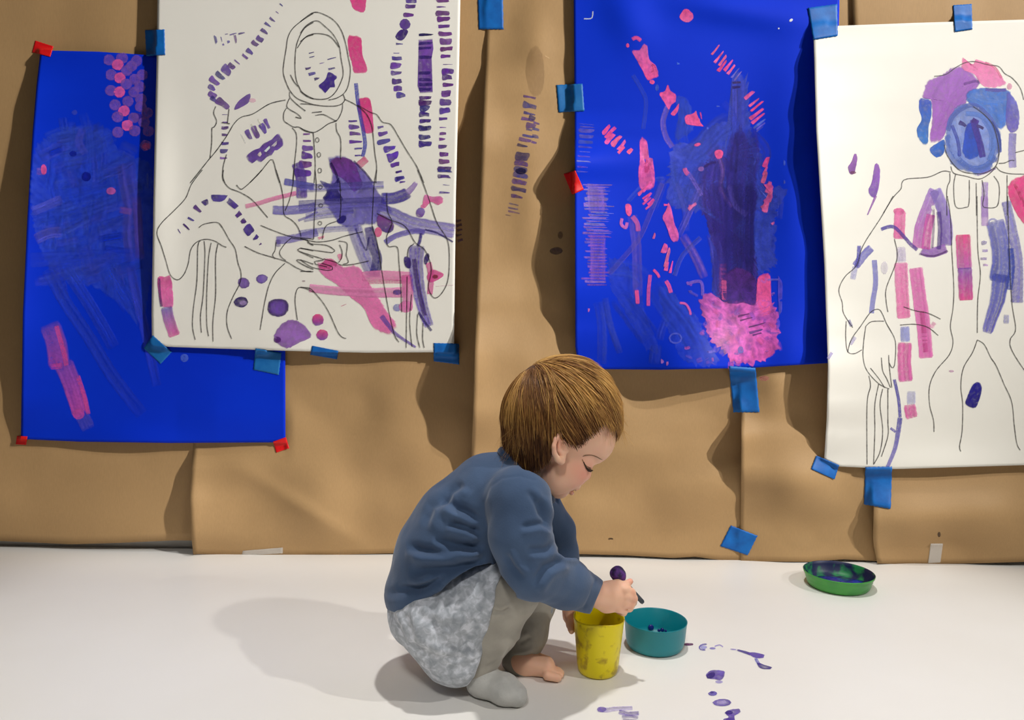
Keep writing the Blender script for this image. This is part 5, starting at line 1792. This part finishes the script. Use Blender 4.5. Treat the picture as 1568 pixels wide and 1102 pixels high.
def build_sweat():
    f = Field(LO, HI, 0.0021)
    f.chain([C(655, 905), C(676, 845), C(703, 800), C(752, 757), C(792, 738)], [R_(66), R_(66), R_(64), R_(60), R_(47)], 0.018, ysq=1.28)
    f.ell(C(700, 845, 1.09), (R_(78), 0.088, R_(62)), 0.02)
    f.cone(C(785, 745), C(806, 728), R_(50), R_(40), 0.015, ysq=1.1)
    f.cone(C(795, 760, 1.02), C(800, 762, 1.16), R_(44), R_(40), 0.02)
    # near sleeve
    f.chain([C(795, 765, 1.008), C(797, 820, 0.995), C(814, 870, 0.993), C(866, 893, 1.030)], [R_(45), R_(44), R_(42), R_(36)], 0.010)
    f.cone(C(866, 893, 1.030), C(905, 910, 1.062), R_(36), R_(28), 0.008)
    f.cone(C(900, 908, 1.060), C(914, 914, 1.070), R_(28.5), R_(26), 0.003)
    # far sleeve
    f.chain([C(822, 770, 1.165), C(850, 812, 1.180), C(858, 845, 1.182), C(872, 900, 1.172)], [R_(38), R_(32), R_(29), R_(23)], 0.010)
    # openings: the neck, the hem, the cuff
    V0 = None
    X, Y, Z = np.meshgrid(*f.ax, indexing='ij')
    P = np.stack([X, Y, Z], -1).reshape(-1, 3)
    px, py = pix(P)
    px = px.reshape(f.n)
    py = py.reshape(f.n)
    # neckline plane through (765,683) and (850,768) in profile
    nx, ny = (768 - 683), -(850 - 765)
    L = math.hypot(nx, ny)
    sag = 10 * np.clip(1 - np.abs(Y - YC) / 0.05, 0, 1)
    d = ((px - 765) * nx + (py - 683) * ny) / L / PXM
    inner = (np.sqrt((px - 815) ** 2 + (py - 718) ** 2 + ((Y - YC) * PXM) ** 2) - 95) / PXM
    cut = np.maximum(d * -1 + 0.000, inner)
    f.F = np.maximum(f.F, -cut).astype(np.float32)
    # hem: below the line from (588,934) over (625,944) to (700,880) and (770,852)
    hx = np.array([540, 588, 622, 640, 662, 690, 730, 770, 790])
    hy = np.array([928, 932, 942, 932, 905, 884, 868, 856, 850])
    hem = (np.interp(px, hx, hy) - py) / PXM
    onlytorso = (px < 785) | (Y > 1.05)
    sleeve = ((Y < 1.042) & (px > np.interp(py, [830, 855, 875, 895, 915, 940], [738, 748, 762, 778, 796, 815]))) | ((py < 862) & (px > 760)) | (px > 790)
    m = ~sleeve & (py > 840)
    m2 = (px >= 745) & (py > 858) & (px < 786) & (Y > 1.042)
    f.F = np.where(m | m2, np.maximum(f.F, -hem), f.F).astype(np.float32)
    cuffx = np.interp(py, [880, 889, 940], [928, 925, 904])
    f.F = np.where((px > 885) & (Y < 1.13), np.maximum(f.F, -(cuffx - px) / PXM), f.F).astype(np.float32)
    V, Q = f.mesh()
    V = relax(V, Q, 2)
    N = vnormals(V, Q)
    CR = [
        ([(736, 838), (710, 837), (668, 826)], 7, 0.0050), ([(738, 858), (700, 868), (632, 876)], 8, 0.0042),
        ([(732, 794), (712, 782), (686, 771)], 7, 0.0045), ([(734, 816), (716, 806), (690, 800)], 6, 0.0040),
        ([(728, 868), (690, 880), (640, 905), (596, 908)], 7, 0.0020), ([(706, 740), (690, 752), (676, 768)], 7, 0.0025),
        ([(700, 845), (650, 842), (628, 836)], 7, 0.0040), ([(690, 760), (660, 775), (650, 800)], 8, 0.0025), ([(680, 884), (640, 900), (610, 900)], 5, 0.0030),
        ([(842, 806), (828, 801), (800, 806)], 5, 0.0022), ([(848, 834), (832, 842), (808, 842)], 6, 0.0020), ([(826, 765), (832, 782), (838, 800)], 5, 0.0022), ([(810, 752), (822, 772), (830, 792)], 5, 0.0018),
        ([(775, 850), (785, 868), (800, 884)], 5, 0.0020), ([(862, 855), (835, 868), (818, 892)], 7, 0.0028),
        ([(880, 800), (862, 812), (850, 815)], 4, 0.0030), ([(886, 852), (868, 850), (856, 842)], 4, 0.0030),
    ]
    V = crease_disp(V, N, [(p, w_, a_ * 2.0) for p, w_, a_ in CR])
    # armhole seam and cuff seam
    px, py = pix(V)
    for pl, wd, am in [([(742, 800), (741, 770), (750, 745), (768, 732), (795, 728), (820, 735)], 2.2, 0.0009), ([(912, 886), (904, 910), (892, 936)], 1.6, 0.0010)]:
        dd, _ = seg_dist(px, py, pl)
        V = V - N * (np.exp(-(dd / wd) ** 2) * am * (V[:, 1] < YC))[:, None]
    V = V + N * (shell_noise(V, 70, 1.3) * 0.0008)[:, None]
    V = relax(V, Q, 1)
    o = np_mesh('sweatshirt', V, Q, M_sweat, kid)
    return o


sweat = build_sweat()


def ring_tube(name, pts, r, mat, parent, flat=1.0, n=10):
    P = [Vector(p) for p in pts]
    m = len(P)
    verts, faces = [], []
    c = sum(P, Vector()) / m
    for i, p in enumerate(P):
        t = (P[(i + 1) % m] - P[i - 1]).normalized()
        a = (p - c).normalized()
        b = t.cross(a).normalized()
        for k in range(n):
            w = 2 * math.pi * k / n
            verts.append(p + a * math.cos(w) * r + b * math.sin(w) * r * flat)
    for i in range(m):
        j = (i + 1) % m
        for k in range(n):
            l = (k + 1) % n
            faces.append((i * n + k, i * n + l, j * n + l, j * n + k))
    return link(name, mesh_from(name, verts, faces), mat, parent)


# ribbed collar round the neck
col_pts = []
for i in range(28):
    t = 2 * math.pi * i / 28
    px_ = 808 + 39 * math.cos(t)
    py_ = 727 + 39 * math.cos(t)
    col_pts.append(C(px_ - 2, py_ + 1, YC + R_(40) * math.sin(t)))
ring_tube('collar', col_pts, 0.0040, M_rib, sweat, 1.6)


def build_skirt():
    f = Field(LO, HI, 0.0021)
    f.ell(C(664, 934, 1.09), (R_(71), 0.080, R_(60)), 0.016)
    f.cone(C(676, 940, 1.050), C(775, 900, 1.045), R_(66), R_(46), 0.015)
    f.cone(C(700, 900, 1.09), C(775, 880, 1.09), R_(40), R_(34), 0.015)
    f.ell(C(698, 988, 1.050), (R_(58), 0.050, R_(60)), 0.02)
    f.cone(C(672, 945, 1.13), C(838, 922, 1.140), R_(52), R_(26), 0.015)
    f.ell(C(690, 975, 1.12), (R_(48), 0.045, R_(46)), 0.02)
    X, Y, Z = np.meshgrid(*f.ax, indexing='ij')
    px, py = pix(np.stack([X, Y, Z], -1).reshape(-1, 3))
    px = px.reshape(f.n)
    py = py.reshape(f.n)
    # leg opening of the near side, edge from (772,868) to (714,1052)
    ex = np.interp(py, [840, 868, 905, 960, 1000, 1035, 1052, 1070], [778, 772, 758, 748, 739, 727, 714, 690])
    d = (ex - px) / PXM
    near = Y < 1.092
    f.F = np.where(near, np.maximum(f.F, -d), f.F).astype(np.float32)
    ex2 = np.interp(py, [860, 930, 952, 975], [852, 848, 842, 760])
    f.F = np.where(~near, np.maximum(f.F, -(ex2 - px) / PXM), f.F).astype(np.float32)
    f.F = np.where(~near & (px > 790), np.maximum(f.F, -(953 - py) / PXM), f.F).astype(np.float32)
    # flat enough to clear the floor
    f.F = np.maximum(f.F, (0.012 - Z)).astype(np.float32)
    V, Q = f.mesh()
    V = relax(V, Q, 3)
    N = vnormals(V, Q)
    CR = [([(668, 905), (660, 940), (672, 975)], 6, 0.0035), ([(600, 940), (620, 985), (660, 1010)], 5, 0.0035), ([(622, 946), (632, 985), (668, 1004), (712, 1010)], 6, 0.0040),
          ([(700, 880), (690, 915), (680, 930)], 5, 0.0025), ([(740, 900), (722, 960), (700, 1010)], 9, 0.0022), ([(655, 1005), (690, 1025), (725, 1020)], 8, 0.0028),
          ([(640, 940), (660, 955), (700, 960)], 7, 0.0020)]
    V = crease_disp(V, N, CR)
    V = V + N * (shell_noise(V, 95, 0.4) * 0.0009)[:, None]
    V = relax(V, Q, 1)
    return np_mesh('skirt', V, Q, M_skirt, kid)


skirt = build_skirt()


def build_leggings():
    f = Field(LO, HI, 0.002)
    f.chain([C(690, 945, 1.045), C(784, 905, 1.040), C(756, 962, 1.042), C(730, 1022, 1.045)], [R_(40), R_(40), R_(36), R_(21)], 0.010)
    f.cone(C(750, 975, 1.055), C(735, 1010, 1.055), R_(34), R_(28), 0.012)
    f.chain([C(690, 950, 1.13), C(824, 920, 1.138), C(812, 970, 1.126), C(800, 1020, 1.115)], [R_(36), R_(28), R_(26), R_(19)], 0.010)
    f.cone(C(800, 965, 1.135), C(785, 1008, 1.125), R_(28), R_(20), 0.012)
    V, Q = f.mesh()
    V = relax(V, Q, 2)
    N = vnormals(V, Q)
    V = crease_disp(V, N, [([(755, 935), (768, 937), (782, 930)], 3, 0.0030), ([(752, 950), (772, 946)], 4, 0.0020), ([(748, 1022), (772, 1008), (782, 990)], 4, 0.0018),
                           ([(790, 1008), (806, 1006), (820, 1000)], 4, 0.0025), ([(795, 985), (812, 975)], 4, 0.0020)], False)
    V = V + N * (shell_noise(V, 110, 2.4) * 0.0005)[:, None]
    return np_mesh('leggings', V, Q, M_legg, kid)


build_leggings()


def sock(name, ankle, heel, ball, toe, r, label=None, mat=None):
    f = Field(np.minimum.reduce([ankle, heel, ball, toe]) - 0.05, np.maximum.reduce([ankle, heel, ball, toe]) + 0.05, 0.0016)
    f.cone(ankle, heel, r * 0.95, r * 1.0, 0.006)
    f.cone(heel, ball, r, r * 0.98, 0.010, ysq=1.15)
    f.cone(ball, toe, r * 0.98, r * 0.74, 0.008, ysq=1.35)
    f.F = np.maximum(f.F, 0.0012 - np.meshgrid(*f.ax, indexing='ij')[2]).astype(np.float32)
    V, Q = f.mesh()
    V = relax(V, Q, 2)
    N = vnormals(V, Q)
    V = V + N * (shell_noise(V, 130, 3.1) * 0.0007)[:, None]
    o = np_mesh(name, V, Q, mat or M_sock, kid)
    if label:
        o['label'] = label
    return o


sock('sock', C(738, 1020, 1.045), np.array([C(738, 1040, 1.045)[0], 1.045, 0.019]), np.array([C(772, 1040, 1.030)[0], 1.028, 0.017]), np.array([C(792, 1040, 1.02)[0], 1.020, 0.0135]), 0.0195)


# ------------------------------------------------------------------ hair
def hair_material():
    m, nt, b = new_mat('fine_red_blond_hair')
    N = nt.nodes
    at = N.new('ShaderNodeAttribute')
    at.attribute_name = 'Col'
    nt.links.new(at.outputs['Color'], b.inputs['Base Color'])
    b.inputs['Roughness'].default_value = 0.5
    b.inputs['Specular IOR Level'].default_value = 0.35
    b.inputs['Anisotropic'].default_value = 0.5
    return m


M_hair = hair_material()


def build_hair():
    SA = np.array([R_(86), R_(70), R_(83)])
    A = Hax(40)
    ctr = H(861, 635)

    def toE(p):
        return (p - ctr) @ A.T

    def frE(q):
        return q @ A + ctr

    def prof(p):
        """profile pixel coordinates of world points in the unturned head"""
        q = (p - HC) @ RH.T
        return 862 + q[..., 0] * PXM, 635 - q[..., 2] * PXM, -q[..., 1] * PXM

    rng = np.random.default_rng(5)
    verts, faces, cols = [], [], []
    crown = toE(H(812, 572, -6))
    crown = crown / np.linalg.norm(crown / SA)
    down = np.array([0, 0, -1.0]) @ A.T
    fwd = toE(H(945, 690) ) - toE(H(861, 590))
    fwd = fwd / np.linalg.norm(fwd)

    def line_y(x):
        # lower limit of the hair seen from the side
        return np.interp(x, [755, 768, 790, 812, 826, 832, 846, 858, 868, 887, 903, 926, 938, 960], [686, 692, 706, 704, 690, 666, 660, 668, 670, 653, 641, 634, 650, 676])
    n_roots = 15000
    dark = np.array(lin((78, 46, 28)))
    mid = np.array(lin((150, 102, 56)))
    gold = np.array(lin((226, 176, 98)))
    made = 0
    for _ in range(n_roots * 3):
        if made >= n_roots:
            break
        u = rng.normal(size=3)
        u /= np.linalg.norm(u)
        q = u * SA
        p = frE(q)
        x, y, w = prof(p)
        if y > line_y(x) - 6 or (x > 925 and y > 640):
            continue
        if y > 700:
            continue
        clump = math.sin(q[0] * 190 + 1.3) * math.sin(q[1] * 170) + math.sin(q[2] * 210 + 0.5)
        lift = 0.0042 + 0.0026 * rng.random() + 0.0018 * clump
        r0 = 0.00020 + 0.00018 * rng.random()
        back0 = x < 838
        nst = int(rng.integers(11, 17)) if back0 else (int(rng.integers(9, 14)) if x < 900 else int(rng.integers(7, 12)))
        step = 0.0056
        path = []
        cur = q / np.linalg.norm(q / SA)
        pos = cur.copy()
        cl2 = math.sin(q[0] * 95 + q[2] * 60) * math.sin(q[1] * 88 + 0.9)
        jit = rng.normal(size=3) * 0.15 + 0.16 * clump * np.array([0.3, 0.6, 0.2]) + 0.28 * cl2 * np.array([0.5, 0.7, 0.4])
        stray = rng.random() < 0.10
        dprev = None
        for s_ in range(nst):
            cur = pos / np.linalg.norm(pos / SA)
            nrm = cur / (SA * SA)
            nrm /= np.linalg.norm(nrm)
            away = cur - crown
            away /= max(1e-6, np.linalg.norm(away))
            px_, py_, pw = prof(frE(pos))
            back = px_ < 832
            side = abs(pw) > 30
            g_ = (1.3 if back else (0.5 if side else 0.1))
            t = away * 1.0 + down * g_ + fwd * (0.0 if back else 0.85) + jit
            t -= nrm * (t @ nrm)
            t /= np.linalg.norm(t)
            if back and py_ > 615:
                t = t * 0.35 + down * 0.65 + jit * 0.2
                t /= np.linalg.norm(t)
            dprev = t if dprev is None else (dprev * 0.55 + t * 0.45)
            dprev = dprev / np.linalg.norm(dprev)
            if path and py_ > line_y(px_) + (8 if back else 5) + (26 * rng.random() if px_ > 915 else 0) + 18 * (rng.random() - 0.55):
                break
            k = s_ / (nst - 1)
            off = lift * (0.35 + 0.65 * math.sin(math.pi * min(1, k * 0.9 + 0.12)))
            if stray:
                off += 0.007 * k * rng.random()
            e = np.linalg.norm(pos / SA)
            if e < 1 + 0.3 * off / 0.075:
                pos = cur + nrm * off
            path.append(frE(pos))
            pos = pos + dprev * step
        if len(path) < 3:
            continue
        made += 1
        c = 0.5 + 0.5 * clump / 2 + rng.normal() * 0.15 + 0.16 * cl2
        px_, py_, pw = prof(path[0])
        c += 0.22 * (px_ - 850) / 90 + 0.25 * (620 - py_) / 80  # top light painted in: strands turn gold towards crown and front
        c -= 0.5 * math.exp(-((px_ - 845) / 62) ** 2 - ((py_ - 618) / 34) ** 2)  # shade painted in: darker band along the side of the head
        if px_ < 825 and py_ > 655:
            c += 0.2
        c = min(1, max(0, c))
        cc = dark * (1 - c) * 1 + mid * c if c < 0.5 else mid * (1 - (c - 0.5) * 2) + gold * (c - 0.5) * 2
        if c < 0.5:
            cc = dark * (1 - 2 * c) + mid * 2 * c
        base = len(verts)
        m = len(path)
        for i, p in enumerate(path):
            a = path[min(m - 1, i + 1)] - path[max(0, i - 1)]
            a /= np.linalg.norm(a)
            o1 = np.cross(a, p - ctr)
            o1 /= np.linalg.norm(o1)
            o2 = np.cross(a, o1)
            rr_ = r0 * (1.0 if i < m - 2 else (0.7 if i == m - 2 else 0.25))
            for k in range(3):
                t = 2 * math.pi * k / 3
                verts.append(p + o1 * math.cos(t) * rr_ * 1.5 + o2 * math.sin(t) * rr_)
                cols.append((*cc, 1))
        for i in range(m - 1):
            for k in range(3):
                l = (k + 1) % 3
                faces.append((base + i * 3 + k, base + i * 3 + l, base + (i + 1) * 3 + l, base + (i + 1) * 3 + k))
    # loose wisps at the nape and the fringe
    for _ in range(150):
        nape = rng.random() < 0.55
        if nape:
            a = H(772 + 30 * rng.random(), 640 + 50 * rng.random(), (rng.random() - 0.5) * 90)
            dirv = (H(0, 0) - H(14 + 16 * rng.random(), -40, (rng.random() - 0.5) * 20))
        else:
            a = H(905 + 35 * rng.random(), 615 + 30 * rng.random(), 10 + 45 * rng.random())
            q0 = toE(a)
            a = frE(q0 / np.linalg.norm(q0 / SA) * 1.05)
            dirv = H(26 * rng.random() - 2, 40) - H(0, 0)
        dirv = dirv / np.linalg.norm(dirv)
        bend = rng.normal(size=3) * 0.25
        L = 0.018 + 0.022 * rng.random()
        path = []
        for i in range(7):
            k = i / 6
            p = a + dirv * L * k + bend * L * k * k
            e = np.linalg.norm(toE(p) / SA)
            if e < 1.05:
                p = frE(toE(p) / e * 1.05)
            path.append(p)
        c = rng.random()
        cc = mid * (1 - c) + gold * c
        base = len(verts)
        for i, p in enumerate(path):
            t_ = path[min(6, i + 1)] - path[max(0, i - 1)]
            t_ /= np.linalg.norm(t_)
            o1 = np.cross(t_, (0.2, 1, 0.1))
            o1 /= np.linalg.norm(o1)
            o2 = np.cross(t_, o1)
            rr_ = 0.00026 * (1 - 0.7 * i / 6)
            for k in range(3):
                w_ = 2 * math.pi * k / 3
                verts.append(p + o1 * math.cos(w_) * rr_ + o2 * math.sin(w_) * rr_)
                cols.append((*cc, 1))
        for i in range(6):
            for k in range(3):
                l = (k + 1) % 3
                faces.append((base + i * 3 + k, base + i * 3 + l, base + (i + 1) * 3 + l, base + (i + 1) * 3 + k))
    # cap under the strands
    f = Field(ctr - 0.10, ctr + 0.10, 0.002)
    f.ell(ctr, SA + 0.0032, 0.002, A)
    f.ell(H(806, 660), (R_(28), R_(50), R_(44)), 0.012, Hax(0))
    f.ell(H(930, 640), (R_(18), R_(40), R_(24)), 0.010, Hax(40))
    X, Y, Z = np.meshgrid(*f.ax, indexing='ij')
    P = np.stack([X, Y, Z], -1)
    px_, py_, pw = prof(P)
    lim = line_y(px_) - np.where(px_ > 850, 2, -2)
    f.F = np.maximum(f.F, (py_ - lim) / PXM * 0.8).astype(np.float32)
    V, Q = f.mesh()
    V = relax(V, Q, 2)
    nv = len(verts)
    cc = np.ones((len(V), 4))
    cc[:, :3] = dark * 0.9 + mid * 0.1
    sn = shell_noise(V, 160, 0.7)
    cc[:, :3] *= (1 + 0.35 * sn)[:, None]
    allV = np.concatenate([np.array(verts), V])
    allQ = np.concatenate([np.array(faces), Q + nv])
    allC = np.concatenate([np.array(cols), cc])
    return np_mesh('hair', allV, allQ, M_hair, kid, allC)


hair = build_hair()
hair['label'] = 'fine short red-blond hair'

# brow and lashes
M_brow = noise_mat('brown_lash_hair', (0.035, 0.017, 0.010), (0.07, 0.035, 0.02), scale=300, rough=0.6)
M_brow2 = noise_mat('light_brown_brow_hair', (0.27, 0.15, 0.085), (0.34, 0.20, 0.11), scale=300, rough=0.6)
M_eye = noise_mat('eye_wet_dark', (0.03, 0.02, 0.018), (0.05, 0.035, 0.03), scale=100, rough=0.15, spec=0.6)


def hairs(name, segs, mat, r=0.00035):
    verts, faces = [], []
    for pts in segs:
        base = len(verts)
        m = len(pts)
        for i, p in enumerate(pts):
            p = np.array(p)
            a = np.array(pts[min(m - 1, i + 1)]) - np.array(pts[max(0, i - 1)])
            a /= np.linalg.norm(a)
            o1 = np.cross(a, (0.3, 1, 0.2))
            o1 /= np.linalg.norm(o1)
            o2 = np.cross(a, o1)
            rr_ = r * (1 - 0.75 * i / (m - 1))
            for k in range(4):
                t = math.pi / 2 * k
                verts.append(p + o1 * math.cos(t) * rr_ + o2 * math.sin(t) * rr_)
        for i in range(m - 1):
            for k in range(4):
                l = (k + 1) % 4
                faces.append((base + i * 4 + k, base + i * 4 + l, base + (i + 1) * 4 + l, base + (i + 1) * 4 + k))
    return link(name, mesh_from(name, verts, faces), mat, kid)


from mathutils.bvhtree import BVHTree
bvh = BVHTree.FromPolygons([v.co.copy() for v in body.data.vertices], [tuple(p.vertices) for p in body.data.polygons])


def on_skin(px, py, off=0.0004):
    """point of the near cheek/eye surface seen at this photo pixel"""
    d = ray(px, py).normalized()
    hit, n, _, _ = bvh.ray_cast(CAM, d)
    if hit is None:
        return None
    return np.array(hit + n * off)


def mirror(p):
    q = (np.array(p) - HC) @ RH.T
    q[1] = -q[1]
    return HC + q @ RH


def skin_hairs(name, roots, tips, n, mat, r, lift=0.001):
    A, B = catmull(roots, 0.5), catmull(tips, 0.5)
    segs = []
    for i in range(n):
        t = i / (n - 1)
        a = A[min(len(A) - 1, int(t * (len(A) - 1)))]
        b = B[min(len(B) - 1, int(t * (len(B) - 1)))]
        p = on_skin(*a)
        if p is None:
            continue
        q = on_skin(*b)
        if q is None or abs(q[1] - p[1]) > 0.012:
            e = C(b[0], b[1], p[1])
            q = e
        m = (p + q) / 2
        m[1] -= lift
        q = q.copy()
        q[1] -= lift
        segs.append([p, m, q])
    o1 = hairs(name, segs, mat, r)
    o2 = hairs(name, [[mirror(p) for p in sg] for sg in segs], mat, r)
    return o1, o2


skin_hairs('eyelashes', [(893.5, 707), (895.5, 712), (899, 716.5), (903, 718)], [(897, 717), (900, 721), (905.0, 722), (908.5, 720)], 34, M_brow, 0.0008, 0.0008)
skin_hairs('lid_crease_shade', [(891.5, 703), (894, 708.5), (898.5, 713.5), (904, 716)], [(893.5, 707), (896.5, 711.5), (901, 715.5), (906, 717.5)], 30, M_brow2, 0.0005, 0.0001)  # fine hairs drawn as the shadow in the lid crease
skin_hairs('eyebrow', [(892, 698.5), (899, 697.0), (906, 697.0), (913, 699.5), (919, 702.5)], [(896, 696.0), (903, 695.5), (910, 697), (917, 700), (923, 704)], 40, M_brow2, 0.00032, 0.0001)

# ------------------------------------------------------------------ sponge brush in the near hand
def tube_mesh(p0, p1, prof, n=20):
    """profile [(t along, radius)]"""
    p0, p1 = Vector(p0), Vector(p1)
    ax = (p1 - p0)
    L = ax.length
    ax.normalize()
    o1 = ax.cross(Vector((0, 1, 0))).normalized()
    o2 = ax.cross(o1)
    verts, faces = [], []
    for t, r in prof:
        for k in range(n):
            a = 2 * math.pi * k / n
            verts.append(p0 + ax * (t * L) + o1 * math.cos(a) * r + o2 * math.sin(a) * r)
    m = len(prof)
    for i in range(m - 1):
        for k in range(n):
            l = (k + 1) % n
            faces.append((i * n + k, i * n + l, (i + 1) * n + l, (i + 1) * n + k))
    faces.append(tuple(range(n - 1, -1, -1)))
    faces.append(tuple((m - 1) * n + k for k in range(n)))
    return verts, faces


M_handle = noise_mat('dark_grey_handle', (0.035, 0.042, 0.055), (0.075, 0.085, 0.10), scale=60, rough=0.4, spec=0.5)
M_sponge = noise_mat('violet_soaked_sponge', (0.018, 0.008, 0.06), (0.12, 0.025, 0.26), scale=120, rough=0.6, spec=0.5, bump=0.8, bscale=300, dist=0.002, lo=0.4, hi=0.62)
b0, b1 = C(941, 872, 1.096), C(985, 923, 1.088)
br = empty('sponge_brush', tuple(C(955, 895, 1.094)))
tag(br, 'small dark handled sponge brush soaked with violet paint, gripped in the toddler\'s hand', 'brush')
v, f = tube_mesh(C(950, 884, 1.096), b1, [(0, 0.0028), (0.3, 0.0032), (0.6, 0.0034), (0.95, 0.0034), (1.0, 0.0024)])
link('handle', mesh_from('handle', v, f), M_handle, br)
v, f = tube_mesh(C(939, 869, 1.096), C(953, 888, 1.096), [(q / 16, max(0.0005, 0.0108 * math.sqrt(max(0.0, 1 - (2 * (q / 16) ** 0.85 - 1) ** 2)) if q < 9 else 0.0108 - 0.0045 * ((q - 9) / 7) ** 2)) for q in range(17)], 32)
sp = link('sponge_tip', mesh_from('sponge_tip', v, f), M_sponge, br)
sp['label'] = 'purple sponge tip'
# ------------------------------------------------------------------ light
def spot(name, loc, target, power, angle, blend, radius, col):
    l = bpy.data.lights.new(name, 'SPOT')
    l.energy = power
    l.spot_size = math.radians(angle)
    l.spot_blend = blend
    l.shadow_soft_size = radius
    l.color = col
    o = bpy.data.objects.new(name, l)
    o.location = loc
    o.rotation_euler = (Vector(target) - Vector(loc)).to_track_quat('-Z', 'Y').to_euler()
    COL.objects.link(o)
    return o


def beam_cut(o, y_floor, soft, sign):
    """straight shutter blade of a profile spotlight: keeps the beam on one side of the floor line y = y_floor"""
    l = o.data
    l.use_nodes = True
    nt = l.node_tree
    em = nt.nodes['Emission']
    gm = nt.nodes.new('ShaderNodeNewGeometry')
    n = Vector((0, o.location.z, y_floor - o.location.y)).normalized()
    dt = nt.nodes.new('ShaderNodeVectorMath')
    dt.operation = 'DOT_PRODUCT'
    dt.inputs[1].default_value = n * sign
    nt.links.new(gm.outputs['Incoming'], dt.inputs[0])
    mr = nt.nodes.new('ShaderNodeMapRange')
    mr.interpolation_type = 'SMOOTHSTEP'
    mr.inputs['From Min'].default_value = -soft
    mr.inputs['From Max'].default_value = soft
    mr.inputs['To Min'].default_value = 0.0
    mr.inputs['To Max'].default_value = 1.0
    nt.links.new(dt.outputs['Value'], mr.inputs['Value'])
    nt.links.new(mr.outputs['Result'], em.inputs['Strength'])


WARM = (1.0, 0.97, 0.92)
a = spot('wall_spot', (4.4, -1.1, 3.3), (-1.1, 1.6, 0.55), 1270, 44, 1.0, 0.045, WARM)
beam_cut(a, 1.60, 0.02, 1)  # invented beam edge, keeps this lamp on the wall and off the floor
spot('track_spot', (2.30, 0.08, 2.4), (-0.1, 1.3, 0.3), 118, 52, 0.6, 0.035, WARM)
b = spot('ceiling_spot', (0.10, 0.98, 2.7), (0.05, 1.05, 0.0), 135, 54, 0.5, 0.05, (1.0, 0.985, 0.955))
beam_cut(b, 1.64, 0.03, -1)
c = spot('front_fill', (-0.35, -1.3, 2.75), (0.05, 1.0, 0.1), 125, 40, 0.6, 0.22, (1.0, 0.985, 0.955))  # fill lamp added to weaken the overhead shadow and light the toddler's front
beam_cut(c, 1.60, 0.05, -1)
w = bpy.data.worlds.new('room_light')
S.world = w
w.use_nodes = True
w.node_tree.nodes['Background'].inputs['Color'].default_value = (1.0, 0.985, 0.96, 1)
w.node_tree.nodes['Background'].inputs['Strength'].default_value = 0.06

S.view_settings.view_transform = 'Standard'
S.view_settings.look = 'None'
S.view_settings.gamma = 1.0
S.view_settings.use_curve_mapping = False
S.view_settings.exposure = 0.08
S.cycles.transparent_max_bounces = 32
